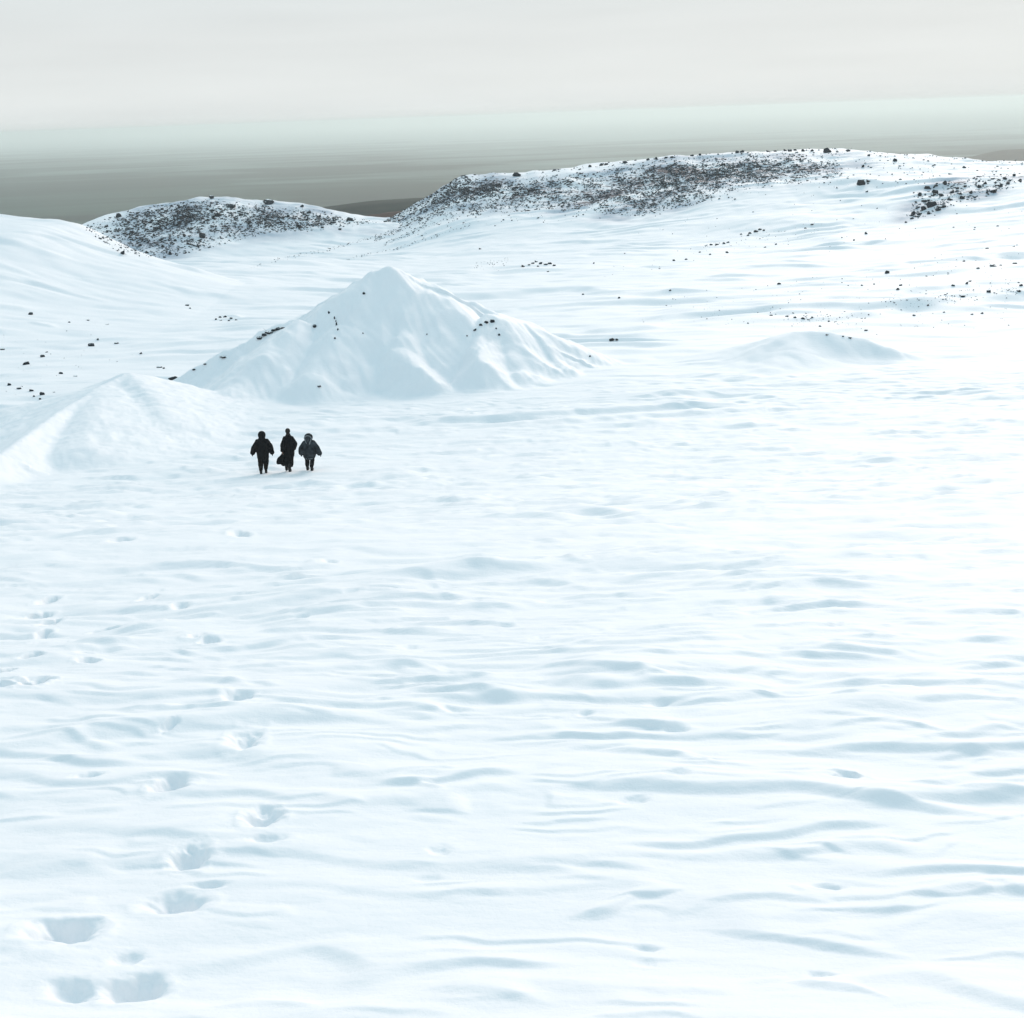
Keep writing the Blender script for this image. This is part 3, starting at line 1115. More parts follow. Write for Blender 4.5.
LANDMARKS = {
    'boulders of the right outcrop': ([(931, 204, 'the widest black boulder'), (994, 190, 'the big right boulder'), (913, 213, 'the tip boulder'), (945, 182, 'the slab row')], 'in the right outcrop'),
    'boulders on the stony hill face': ([(202, 235, 'the largest boulder'), (231, 205, 'the wide upper boulder'), (119, 215, 'the upper left boulder'), (350, 219, 'the right end boulder'), (123, 252, 'the left foot boulder'), (170, 253, 'the bottom boulder')], 'on the stony hill'),
    'tiny stones on the left snow field': ([(92, 344, 'the upper middle boulder'), (26, 363, 'the wide left boulder'), (31, 313, 'the highest boulder'), (42, 393, 'the row of four'), (61, 373, 'the lone small boulder'), (225, 316, 'the snow knoll')], 'on the left snow'),
    'small stones below the long ridge': ([(861, 182, 'the big black boulder'), (756, 231, 'the slope stone cluster'), (717, 243, 'the long stone row'), (680, 260, 'the stone pair below')], 'on the smooth ridge slope'),
    'small stones on the right valley floor': ([(887, 272, 'the bright snow boulder'), (993, 265, 'the long thin stone'), (963, 296, 'the shaded bench stone'), (830, 331, 'the low mound top'), (612, 339, 'the lone mound boulder'), (523, 265, 'the small stone row')], 'in the valley'),
    'tiny stones on the peaked mound': ([(492, 320, 'the black knob rock'), (364, 293, 'the stone under the peak'), (315, 325, 'the left ridge stone'), (223, 356, 'the flat low rock')], 'on the peaked mound'),
}
USED, ROWN = set(), {}
ORD = 'first second third fourth fifth sixth seventh eighth ninth tenth eleventh twelfth thirteenth fourteenth fifteenth sixteenth seventeenth eighteenth nineteenth twentieth'.split()


def single_out(px, py, wp, hp, label, group):
    """say which one it is by size and by the landmark it lies beside"""
    if group not in LANDMARKS:
        return label
    lm, where = LANDMARKS[group]
    lx, ly, nm = min(lm, key=lambda q: math.hypot(q[0] - px, (q[1] - py) * 2))
    dx, dy = px - lx, (py - ly) * 2
    d = math.hypot(dx, dy)
    if abs(dy) < abs(dx) * .45:
        way = 'right of' if dx > 0 else 'left of'
    elif abs(dx) < abs(dy) * .45:
        way = 'below' if dy > 0 else 'above'
    else:
        way = ('below and ' if dy > 0 else 'above and ') + ('right of' if dx > 0 else 'left of')
    how = 'just ' if d < 12 else ('' if d < 26 else ('well ' if d < 50 else 'far '))
    size = 'tiny' if wp < 3.3 else ('small' if wp < 4.6 else 'medium')
    thin = 'flat ' if hp < wp * .45 else ''
    for txt in (f'{size} dark stone {how}{way} {nm} {where}', f'{size} {thin}dark stone {how}{way} {nm} {where}', f'{size} {thin}black rock {how}{way} {nm} {where}', f'{size} squat dark stone {how}{way} {nm} {where}', f'{size} low black stone {how}{way} {nm} {where}'):
        txt = ' '.join(txt.split())
        if txt not in USED:
            USED.add(txt)
            return txt
    return txt


def boulder(px, py, wp, hp, label, group=None, deep=.25):
    """a boulder whose foot stands where the sight line through its lower edge meets the ground"""
    q, ok = ground_at([px], [py + hp * .35])
    q = q[0]
    dist = float(np.linalg.norm(q))
    wx = wp * dist / F / 2
    hz_ = hp * dist / F / 2 * 1.15
    o = bpy.data.objects.new('boulder', rnd.choice(ROCK_MESH))
    o.scale = (wx, wx * rnd.uniform(.7, 1.1), max(hz_, wx * .35) / .7)
    o.rotation_euler = (rnd.uniform(-.2, .2), rnd.uniform(-.2, .2), rnd.choice([0, math.pi]) + rnd.uniform(-.4, .4))
    o.location = (q[0], q[1], q[2] + hz_ * (1 - deep * 2) * .6)
    o['label'] = single_out(px, py, wp, hp, label, group)
    o['category'] = 'boulder'
    if group:
        o['group'] = group
    SC.collection.objects.link(o)
    return o


B = boulder
G_R, G_L, G_F, G_V = 'boulders on the long ridge', 'boulders on the stony hill', 'boulders scattered on the left snow field', 'boulders on the valley floor'
B(827, 150.5, 9, 6, 'largest dark boulder standing on the skyline of the long ridge', G_R, .1)
B(861, 182, 9, 8, 'big black boulder alone on the ridge face below the skyline', G_R, .15)
B(868, 180, 5, 4, 'small dark boulder touching the right side of the big black one', G_R)
B(517, 174.5, 10, 4.5, 'flat dark boulder on the left end of the ridge skyline', G_R, .15)
B(895, 160, 6, 4, 'dark boulder just under the ridge skyline right of the highest one', G_R)
B(863, 166, 4, 3, 'small boulder on the snow directly above the big black boulder', G_R)
B(869, 155, 4, 3, 'small boulder near the skyline between the two bigger crest boulders', G_R)
B(848, 150.5, 5, 3, 'small boulder on the skyline just right of the largest one', G_R, .1)
B(867, 191, 3.4, 2.6, 'small stone on the snow just below the big black boulder', G_R)
B(950, 173.5, 5, 2.4, 'thin flat boulder above the dark rock outcrop on the right', G_R)
B(964, 167, 4, 3, 'lone small boulder high above the right rock outcrop', G_R)
B(1016, 159.5, 4, 2.6, 'small boulder on the skyline at the far right end of the ridge', G_R, .1)
B(931, 204, 12, 7, 'widest black boulder in the lower left of the right outcrop', G_R)
B(994, 190, 8, 6, 'big dark boulder in the right half of the right outcrop', G_R)
B(913, 213, 6, 5.5, 'boulder at the bottom left tip of the right outcrop', G_R)
for (px, py, wp, hp) in [(927, 187, 6, 4), (920, 194, 5, 4), (945, 182, 5, 4), (979, 186, 5, 4), (935, 191, 7, 4.5), (941, 195, 6, 3.5), (952, 192, 5, 4),
                         (962, 197, 6, 4), (1005, 178, 5, 3.5), (1014, 175, 4, 3), (923, 208, 7, 5), (938, 209, 6, 4), (944, 206, 5, 3.5), (957, 188, 4, 3), (971, 192, 4, 3),
                         (985, 183, 4, 3), (1008, 183, 5, 3), (929, 213, 5, 3), (919, 214, 5, 3), (949, 199, 4, 3), (987, 192, 4, 3), (1001, 186, 4, 3), (1020, 180, 4, 3),
                         (936, 185, 4, 2.5), (925, 201, 5, 4), (965, 186, 4, 2.5), (975, 197, 3.4, 2.4), (912, 218, 4, 2.5), (906, 222, 3, 2)]:
    B(px, py, wp, hp, 'dark boulder among many in the right rock outcrop', 'boulders of the right outcrop')
for (px, py) in sorted([(602, 164.5), (606, 164), (625, 162), (648, 159.5), (666, 157.5), (672, 157), (700, 154.5), (737, 152), (742, 151.5), (768, 151), (775, 151), (785, 150), (790, 150.5), (795, 150), (803, 150.5),
                 (812, 150.5), (555, 170), (590, 166), (656, 158.5), (692, 155.5)]):
    k_ = ROWN['sky'] = ROWN.get('sky', -1) + 1
    B(px, py, rnd.uniform(3.4, 6), rnd.uniform(2, 3.2), ORD[k_] + ' small boulder from the left in the row along the ridge skyline', 'boulders along the ridge skyline', .1)
# left stony hill
B(202, 235, 8, 6.5, 'largest black boulder in the middle of the left stony hill', G_L, .15)
B(231, 205.5, 10, 4.5, 'wide dark boulder just below the top of the stony hill', G_L, .15)
B(269, 202, 13, 4.5, 'broad dark boulder on the skyline right of the hill top', G_L, .1)
B(212, 197, 6, 4, 'dark boulder on the very top of the stony hill', G_L, .1)
B(119, 215.5, 7, 4.5, 'dark boulder on the upper left flank of the stony hill', G_L, .1)
B(123, 252, 5, 6, 'boulder at the left foot of the stony hill beside the snow shoulder', G_L, .15)
B(350, 219, 8, 4.5, 'dark boulder near the right end of the stony hill', G_L, .15)
B(302, 206, 4, 3, 'small boulder on the right skyline of the stony hill', G_L, .1)
B(170, 253, 4, 4.5, 'small boulder at the bottom middle of the stony hill', G_L)
for (px, py, wp, hp) in [(184, 235, 5, 4), (154, 235, 4, 3), (309, 212, 5, 3), (140, 245, 4, 3), (188, 243, 4, 3), (160, 228, 4, 3), (218, 214, 8, 5), (212, 210, 6, 4), (150, 222, 5, 3),
                         (175, 215, 6, 3), (241, 214, 5, 3), (250, 222, 4, 3), (265, 226, 5, 3), (288, 216, 4, 3), (300, 226, 4, 3), (320, 216, 4, 3), (333, 222, 5, 3), (192, 228, 4, 3),
                         (133, 232, 4, 3), (147, 252, 3.5, 3), (180, 222, 4, 3), (225, 226, 4, 3), (275, 211, 4, 3), (340, 229, 4, 2.5), (322, 227, 4, 2.5), (106, 226, 5, 3), (128, 222, 5, 3),
                         (100, 238, 4, 3), (163, 246, 4, 4), (175, 240, 4, 3)]:
    B(px, py, wp, hp, 'dark boulder among many on the face of the stony hill', 'boulders on the stony hill face')
# left snow field
B(92, 344.5, 8, 4.5, 'dark boulder in the upper middle of the left snow field', G_F)
B(98, 339, 3, 2.4, 'tiny stone just above the dark boulder of the upper left field', G_F)
B(26, 363, 8, 4.5, 'wide dark boulder on the left snow field above the row of four', G_F)
B(42, 356, 6, 3, 'thin dark boulder up and right of the wide one at left', G_F)
B(31, 313.5, 6, 3.4, 'highest dark boulder of the left snow field', G_F)
B(9, 384, 5, 3.6, 'first boulder at the left end of the row of four', G_F)
B(19, 388, 5, 3, 'second boulder from the left in the row of four', G_F)
B(31, 390, 5.5, 3.2, 'third boulder from the left in the row of four', G_F)
B(42, 393.5, 6, 4.2, 'last and largest boulder at the right of the row of four', G_F)
B(40, 398.5, 3, 2, 'tiny stone just below the last boulder of the row of four', G_F)
B(61, 373, 5, 2.6, 'small boulder alone above the left flank of the small snow mound', G_F)
B(159, 366.5, 7, 3.4, 'dark boulder above the top right of the small snow mound', G_F)
B(164, 368, 3, 2, 'tiny stone at the right of the boulder above the small mound', G_F)
B(173, 377.5, 10, 3.4, 'long dark boulder at the left foot of the peaked snow mound', G_F)
B(141, 353, 3.4, 2.2, 'tiny stone high above the small snow mound', G_F)
B(3, 349, 6, 2, 'thin stone at the very left edge of the snow field', G_F)
B(187, 305, 5, 2, 'small thin stone far up left of the peaked snow mound', G_F)
for (px, py, wp, hp) in [(69, 322, 3, 1.6), (88, 320, 3, 1.6), (190, 308, 2.5, 1.5), (117, 343, 6, 1.5), (75, 376, 5, 1.4), (47, 352, 4, 1.2), (107, 324, 4, 1.2), (34, 396, 2.5, 2), (54, 392, 3, 1.2),
                         (216, 319, 3, 2), (220, 317, 4, 2), (225, 316.5, 4, 2.4), (231, 318, 4, 2), (236, 319.5, 3, 2), (221, 320, 3, 1.5), (229, 320.5, 3, 1.5)]:
    B(px, py, wp, hp, 'tiny dark stone half buried in the left snow field', 'tiny stones on the left snow field')
# peaked mound
G_C = 'rocks on the peaked snow mound'
B(492, 320.5, 6, 4.5, 'black rock on the knob at the right of the peaked snow mound', G_C)
B(486, 322, 6, 2.8, 'thin rock joined to the left of the black rock on the knob', G_C)
B(480.5, 324.5, 5, 2.5, 'middle rock of the short line down from the knob', G_C)
B(475, 329, 4, 3.4, 'lowest rock of the short line down from the knob', G_C)
B(499, 334.5, 3, 2.4, 'small stone below and right of the knob', G_C)
B(364, 293, 3.6, 2.6, 'small stone on the left ridge just below the peak', G_C)
B(315, 325.5, 5, 3.4, 'small dark stone below the left ridge of the peaked mound', G_C)
B(223, 356.5, 7, 2.4, 'flat dark rock low on the left ridge of the peaked mound', G_C)
for (px, py, wp, hp) in [(260, 337, 8, 2.6), (264, 334.5, 7, 3.4), (269, 331.8, 9, 2.4), (274, 329.5, 7, 3.6), (279, 328.3, 9, 3), (283, 327.5, 5, 2.4)]:
    k_ = ROWN['scar'] = ROWN.get('scar', -1) + 1
    B(px, py, wp, hp, ORD[k_] + ' dark rock from the lower end of the left ridge scar', 'rocks in the left ridge scar')
for (px, py, wp, hp) in [(329, 312, 2.4, 3.4), (334.5, 317.5, 1.8, 4), (336, 321, 1.6, 2.6), (336.4, 324, 2.4, 4.4), (337.8, 329, 1.8, 3), (335, 338, 2.6, 2.2), (496, 328, 2.4, 2), (467, 335.5, 2.2, 1.6), (363, 333, 2, 1.6),
                         (194, 369, 4, 1.8), (205, 364, 4, 1.6), (319, 386, 5, 1.6), (427, 334, 2, 1.5)]:
    B(px, py, wp, hp, 'tiny dark stone poking out of the side of the peaked mound', 'tiny stones on the peaked mound')
# valley floor
B(612, 339, 7, 3.4, 'dark boulder alone on the snow right of the peaked mound', G_V)
B(616.5, 339.5, 4, 2.6, 'small stone touching the boulder right of the peaked mound', G_V)
B(590, 356, 2.6, 1.8, 'tiny stone on the snow beyond the right foot of the peaked mound', G_V)
B(480, 248.5, 3.6, 2.4, 'tiny dark stone on the slope above the peaked mound', G_V)
B(523, 265.5, 5, 3.4, 'round dark boulder at the left of the small stone row', G_V)
B(887, 272, 6, 4, 'dark boulder alone on the bright snow below the right outcrop', G_V)
B(898, 289, 4, 2.6, 'small stone below the boulder on the bright snow at right', G_V)
B(900.5, 285, 4, 2.4, 'small stone between the bright snow boulder and the stone below it', G_V)
B(993, 265.5, 7, 2.6, 'long thin dark stone on the snow near the right edge', G_V)
B(1015, 263, 5, 2.2, 'thin stone at the right edge beyond the long thin one', G_V)
B(963, 296, 5, 2.6, 'low dark stone on the shaded bench at the right', G_V)
B(989, 291, 5, 4, 'clumped dark stone on the shaded bench near the right edge', G_V)
B(866, 330, 5, 2, 'small dark stone on the snow just above the low right mound', G_V)
for (px, py, wp, hp) in sorted([(533, 263, 4, 2.4), (536, 261, 4, 3), (541, 263, 5, 2.6), (546, 264, 5, 2.4), (550, 263, 5, 3), (554, 265, 4, 2.4), (548, 271, 3, 2), (538, 266, 3, 2), (529, 264.5, 3, 2)]):
    k_ = ROWN['row'] = ROWN.get('row', -1) + 1
    B(px, py, wp, hp, ORD[k_] + ' dark stone from the left in the small row above the peaked mound', 'stones of the small row')
for (px, py, wp, hp) in [(706, 245, 4, 1.8), (711, 244.5, 4, 2), (717, 244, 4, 2), (724, 243, 5, 2.2), (728, 242, 4, 2), (727, 252, 4, 2.6), (674, 260, 3.4, 2.4), (686, 259, 3.4, 2), (710, 254, 2.6, 2), (700, 252, 3, 1.4),
                         (750, 233, 4, 2), (756, 231, 5, 3), (760, 229, 4, 2.4), (764, 230, 3, 2), (748, 235, 3, 1.6), (741, 234, 3, 1.4), (805, 228, 3, 1.6), (812, 224, 3.4, 2), (866, 233, 3, 3), (854, 240, 2.6, 2),
                         (776, 244, 3, 1.8), (765, 247, 3, 1.4)]:
    B(px, py, wp, hp, 'small dark stone on the smooth snow below the long ridge', 'small stones below the long ridge')
for (px, py, wp, hp) in [(583, 294, 2.6, 1.8), (619, 297.5, 3.4, 2.2), (594, 263, 2.6, 1.6), (779, 283.5, 4.4, 2.6), (862, 285, 3, 1.6), (771, 315, 4, 2), (787, 316, 4, 2), (795, 317, 4, 2.2), (803, 318, 4, 2.4), (812, 317, 3, 2),
                         (829, 321, 3, 1.8), (850, 337.5, 4, 2), (843, 336, 3, 1.4), (827, 334.5, 4, 1.4), (953, 285, 4, 2.4), (967, 283, 4, 3), (970, 281, 3, 2), (1021, 285, 4, 2.6), (1019, 291, 4, 2.4), (914, 315, 4, 2),
                         (982, 313, 3, 2), (972, 314, 3, 1.8), (978, 268, 4, 1.8), (1001, 265, 4, 1.4), (987, 248, 4, 1.6), (1014, 246, 3, 1.6), (964, 261, 3, 1.8), (928, 305, 3, 1.4), (670, 290, 3, 1.6), (748, 323, 3, 1.4),
                         (874, 284, 2.6, 1.6), (944, 312, 2.6, 1.4), (820, 326, 3, 1.6), (806, 313, 2.6, 1.4)]:
    B(px, py, wp, hp, 'small dark stone half buried in the right side of the valley floor', 'small stones on the right valley floor')

n_boulders = len([o for o in SC.objects if o.name.startswith('boulder')])
for o_ in SC.objects:
    if len(str(o_.get('label', '')).split()) > 16:
        o_['label'] = o_['label'].replace('above and ', 'up ').replace('below and ', 'down ').replace(' right of', '-right of').replace(' left of', '-left of')
print('boulders', n_boulders, 'haze', TOPZ, BOTZ)


def in_poly(px, py, pts):
    ins = np.zeros(px.shape, bool)
    for i_ in range(len(pts)):
        ax, ay = pts[i_]
        bx, by = pts[(i_ + 1) % len(pts)]
        cond = ((ay > py) != (by > py))
        with np.errstate(divide='ignore', invalid='ignore'):
            ins ^= cond & (px < (bx - ax) * (py - ay) / (by - ay) + ax)
    return ins


TEMPL = []
for s_ in range(8):
    bm_ = hull_rock(900 + s_, 9, .75)
    bmesh.ops.triangulate(bm_, faces=bm_.faces[:])
    bm_.verts.ensure_lookup_table()
    bm_.verts.index_update()
    TEMPL.append((np.array([v.co[:] for v in bm_.verts]), np.array([[v.index for v in f.verts] for f in bm_.faces])))
    bm_.free()


def stone_field(label, beds):
    """a mass of small stones, too many to count, as one mesh. beds: (outline, number, size px lo, hi, clumping)"""
    vs, fs, off = [], [], 0
    for pts, num, lo, hi, clump in beds:
        pa = np.array(pts, float)
        x0, y0 = pa.min(0)
        x1, y1 = pa.max(0)
        px = rng.uniform(x0, x1, num * 14)
        py = rng.uniform(y0, y1, num * 14)
        keep = in_poly(px, py, pts) & ((clump == 0) | (rng.uniform(0, 1, len(px)) < inside_soft(px, py * 2, pa * np.array([1, 2]), 22) * 2 - 1 + .12))
        if clump:
            nz = perlin(px / 22 + py / 30, (py - px * .12) / 9, 5) * .6 + perlin(px / 7, py / 4, 6) * .6
            keep &= rng.uniform(0, 1, len(px)) < sm(-.35, .55, nz) * clump + (1 - clump)
        px, py = px[keep][:num], py[keep][:num]
        q, ok = ground_at(px, py)
        for (p, o_k) in zip(q, ok):
            if not o_k:
                continue
            dist = float(np.linalg.norm(p))
            u = rng.uniform() ** 2.6
            s = (lo + (hi - lo) * u) * dist / F / 2
            tv, tf = TEMPL[rng.integers(len(TEMPL))]
            an = rng.uniform(0, 6.283)
            ca, sa = math.cos(an), math.sin(an)
            sc = np.array([s * rng.uniform(.9, 1.5), s * rng.uniform(.8, 1.2), s * rng.uniform(.7, 1.1)])
            v = tv * sc
            v = np.stack([v[:, 0] * ca - v[:, 1] * sa, v[:, 0] * sa + v[:, 1] * ca, v[:, 2]], 1) + p + np.array([0, 0, s * .25])
            vs.append(v)
            fs.append(tf + off)
            off += len(v)
    V = np.concatenate(vs)
    T = np.concatenate(fs)
    me_ = bpy.data.meshes.new('stones')
    me_.vertices.add(len(V))
    me_.vertices.foreach_set('co', V.astype(np.float32).ravel())
    me_.loops.add(len(T) * 3)
    me_.loops.foreach_set('vertex_index', T.astype(np.int32).ravel())
    me_.polygons.add(len(T))
    me_.polygons.foreach_set('loop_start', (np.arange(len(T)) * 3).astype(np.int32))
    me_.update(calc_edges=True)
    me_.materials.append(M_ROCK)
    o = bpy.data.objects.new('stones', me_)
    SC.collection.objects.link(o)
    o['kind'] = 'stuff'
    o['category'] = 'stones'
    o['label'] = label
    return o


stone_field('countless small dark stones strewn over the face of the long ridge', [
    ([(392, 226), (425, 203), (450, 187), (470, 180), (520, 178), (600, 170), (660, 160), (720, 155), (780, 152), (835, 154), (850, 176), (800, 184), (740, 190), (690, 207), (640, 217), (600, 213), (540, 210), (500, 214), (450, 218), (400, 232)], 9500, .5, 2.7, .9),
    ([(425, 202), (450, 186), (475, 179), (500, 182), (560, 190), (560, 200), (480, 200), (420, 212), (395, 226)], 900, 1.0, 3.6, .5),
    ([(620, 180), (680, 165), (760, 160), (800, 165), (780, 180), (700, 195), (640, 210), (610, 205)], 3200, .6, 2.5, .75),
    ([(450, 186), (520, 174), (740, 153), (840, 151), (1024, 163), (1024, 182), (900, 188), (850, 190), (760, 196), (640, 222), (520, 224), (420, 236), (380, 244)], 900, .7, 2.8, .3),
    ([(384, 222), (400, 209), (425, 193), (447, 179), (464, 172), (474, 183), (450, 194), (424, 208), (402, 222)], 900, 1.0, 3.4, 0),
    ([(383, 243), (420, 227), (455, 215), (456, 218), (420, 231), (384, 246)], 110, .7, 2.2, 0),
    ([(372, 240), (400, 227), (440, 209), (442, 213), (402, 231), (374, 243)], 150, .7, 2.4, 0),
    ([(392, 249), (430, 236), (470, 225), (470, 227), (431, 239), (393, 251)], 60, .6, 1.8, 0),
    ([(1024, 164), (820, 154), (740, 156), (600, 168.5), (470, 180), (470, 172), (600, 159), (740, 147), (820, 146), (1024, 157)], 420, .9, 2.8, 0),
    ([(903, 224), (915, 190), (950, 180), (1024, 171), (1024, 184), (990, 198), (950, 208), (925, 218)], 420, 1.0, 3.6, .7),
    ([(640, 222), (760, 196), (1024, 190), (1024, 235), (760, 262), (600, 280)], 90, .7, 2.2, .2),
])
stone_field('countless small dark stones covering the left stony hill', [
    ([(80, 228), (130, 210), (175, 202), (210, 199), (250, 202), (300, 208), (355, 216), (380, 223), (300, 233), (260, 236), (215, 247), (170, 260), (120, 254)], 5200, .5, 3.0, .85),
    ([(110, 220), (150, 207), (210, 200), (235, 204), (220, 222), (170, 230), (120, 240)], 800, 1.1, 4.0, .6),
    ([(240, 210), (330, 214), (350, 222), (300, 231), (250, 228)], 600, 1.0, 3.4, .6),
])
stone_field('thin dark stony streaks running across the snow beside the stony hill', [
    ([(325, 249), (350, 242), (392, 230), (393, 232), (352, 245), (326, 251)], 80, .6, 2.0, 0),
    ([(246, 268), (275, 259), (305, 252), (330, 249), (330, 251), (276, 262), (248, 270)], 60, .6, 1.6, 0),
    ([(345, 259), (380, 250), (410, 247), (380, 252), (346, 261)], 40, .6, 1.6, 0),
])
stone_field('sparse tiny stones and grit specking the valley snow', [
    ([(620, 300), (1024, 240), (1024, 330), (900, 335), (640, 330)], 260, .6, 2.0, .5),
    ([(880, 300), (1024, 280), (1024, 295), (890, 312)], 140, .6, 2.2, .5),
    ([(760, 312), (870, 312), (870, 330), (800, 328)], 90, .6, 2.2, .3),
    ([(460, 266), (500, 256), (520, 260), (500, 274)], 50, .6, 1.6, .2),
    ([(0, 330), (170, 330), (150, 365), (60, 385), (0, 400)], 40, .6, 1.6, .2),
    ([(700, 240), (780, 225), (830, 220), (830, 235), (700, 258)], 60, .6, 1.6, .4),
])

# ------------------------------------------------------------------ people
M_BLACK = cloth_material('black_wool', (.003, .003, .0035), (.008, .008, .009))
M_DKBLUE = cloth_material('dark_padded_cloth', (.010, .012, .016), (.022, .026, .032), 9)
M_TROUS = cloth_material('dark_brown_trousers', (.006, .004, .003), (.012, .009, .007))
M_GREY = cloth_material('charcoal_parka', (.006, .008, .010), (.045, .055, .064), 5)
M_FUR = cloth_material('grey_fur', (.10, .11, .12), (.26, .28, .29), 60, .95)
M_BOOT = cloth_material('boot_leather', (.008, .008, .008), (.018, .017, .016), 20, .5)
M_SKIN = cloth_material('skin', (.36, .21, .15), (.45, .27, .2), 6, .55)


def rcone(bm_, a, b, ra, rb, seg=14, rings=4, flat=None):
    """a rounded limb piece between two joints"""
    a, b = Vector(a), Vector(b)
    d = b - a
    L_ = max(d.length, 1e-5)
    q = d.to_track_quat('Z', 'Y')
    rs_ = []
    for k in range(1, rings + 1):
        t = math.pi / 2 * k / (rings + 1)
        rs_.append((-ra * math.cos(t), ra * math.sin(t)))
    rs_.append((0, ra))
    rs_.append((L_, rb))
    for k in range(rings, 0, -1):
        t = math.pi / 2 * k / (rings + 1)
        rs_.append((L_ + rb * math.cos(t), rb * math.sin(t)))
    prev = None
    bot = bm_.verts.new(a + q @ Vector((0, 0, -ra)))
    for (z_, r_) in rs_:
        ring = [bm_.verts.new(a + q @ Vector((r_ * math.cos(2 * math.pi * k / seg), r_ * math.sin(2 * math.pi * k / seg), z_))) for k in range(seg)]
        if prev is None:
            for k in range(seg):
                bm_.faces.new((bot, ring[(k + 1) % seg], ring[k]))
        else:
            for k in range(seg):
                bm_.faces.new((prev[k], prev[(k + 1) % seg], ring[(k + 1) % seg], ring[k]))
        prev = ring
    top = bm_.verts.new(b + q @ Vector((0, 0, rb)))
    for k in range(seg):
        bm_.faces.new((prev[k], prev[(k + 1) % seg], top))


def loft(bm_, rings, seg=28):
    """rings: (cx, cy, z, rx, ry)"""
    prev = None
    for (cx, cy, z_, rx, ry) in rings:
        ring = [bm_.verts.new((cx + rx * math.cos(2 * math.pi * k / seg), cy + ry * math.sin(2 * math.pi * k / seg), z_)) for k in range(seg)]
        if prev is None:
            bm_.faces.new(list(reversed(ring)))
        else:
            for k in range(seg):
                bm_.faces.new((prev[k], prev[(k + 1) % seg], ring[(k + 1) % seg], ring[k]))
        prev = ring
    bm_.faces.new(prev)


def ball(bm_, c, r3):
    ret = bmesh.ops.create_icosphere(bm_, subdivisions=3, radius=1.0)
    for v in ret['verts']:
        v.co = Vector((c[0] + v.co.x * r3[0], c[1] + v.co.y * r3[1], c[2] + v.co.z * r3[2]))


def fuse(name, bm_, voxel, mat, parent, fold=0.0, smooth=2, freq=14.0, seed=0, vert=1.0):
    """melt overlapping pieces into one continuous surface, then work folds into it"""
    bmesh.ops.recalc_face_normals(bm_, faces=bm_.faces[:])
    me_ = bpy.data.meshes.new(name)
    bm_.to_mesh(me_)
    bm_.free()
    o = bpy.data.objects.new(name, me_)
    SC.collection.objects.link(o)
    md = o.modifiers.new('r', 'REMESH')
    md.mode = 'VOXEL'
    md.voxel_size = voxel
    s_ = o.modifiers.new('s', 'SMOOTH')
    s_.iterations = smooth
    s_.factor = .5
    dg = bpy.context.evaluated_depsgraph_get()
    new = bpy.data.meshes.new_from_object(o.evaluated_get(dg))
    o.modifiers.clear()
    o.data = new
    bpy.data.meshes.remove(me_)
    new.name = name
    if fold:
        n_ = len(new.vertices)
        co = np.zeros(n_ * 3, np.float32)
        new.vertices.foreach_get('co', co)
        co = co.reshape(-1, 3)
        nm = np.zeros(n_ * 3, np.float32)
        new.vertices.foreach_get('normal', nm)
        nm = nm.reshape(-1, 3)
        ang = np.arctan2(co[:, 1], co[:, 0])
        f_ = perlin(ang * freq / 4 + seed, co[:, 2] * freq * .25 * vert, 31 + seed) + .6 * perlin(co[:, 0] * freq, co[:, 2] * freq * .7 + co[:, 1] * freq, 32 + seed)
        co += nm * (fold * f_)[:, None]
        new.vertices.foreach_set('co', co.ravel())
        new.update()
    new.polygons.foreach_set('use_smooth', np.ones(len(new.polygons), bool))
    new.materials.clear()
    new.materials.append(mat)
    o.parent = parent
    return o


def hand_pieces(bm_, wrist, direction, side, curl=.5, scale=1.0):
    """palm, four unequal bent fingers and a thumb leaving the side of the palm"""
    w_ = Vector(wrist)
    d = Vector(direction).normalized()
    fwd = Vector((0, 1, 0))                           # the thumb side looks forward
    fwd = (fwd - d * fwd.dot(d)).normalized()
    inn = d.cross(fwd).normalized()                    # towards the thigh
    if inn.x * side > 0:
        inn = -inn
    pl = .095 * scale
    for k, off in enumerate((-.030, -.010, .010, .030)):
        rcone(bm_, w_ + fwd * off * .6, w_ + d * pl + fwd * off * 1.1, .017, .0155, 10, 3)
    for off, ln in ((-.033, .060), (-.011, .074), (.011, .082), (.033, .074)):
        a_ = w_ + d * pl + fwd * off * 1.15
        d1 = (d + inn * curl * .5).normalized()
        b_ = a_ + d1 * ln * .5
        d2 = (d + inn * curl * 1.6).normalized()
        c_ = b_ + d2 * ln * .32
        d3 = (d + inn * curl * 3.0).normalized()
        e_ = c_ + d3 * ln * .25
        rcone(bm_, a_, b_, .0100, .0092, 10, 3)
        rcone(bm_, b_, c_, .0092, .0084, 10, 3)
        rcone(bm_, c_, e_, .0084, .0070, 10, 3)
    a_ = w_ + d * .028 + fwd * .030
    b_ = a_ + (d * .6 + fwd * .75 + inn * .35).normalized() * .045
    c_ = b_ + (d * .95 + fwd * .2 + inn * .45).normalized() * .034
    rcone(bm_, a_, b_, .0135, .011, 10, 3)
    rcone(bm_, b_, c_, .011, .0088, 10, 3)


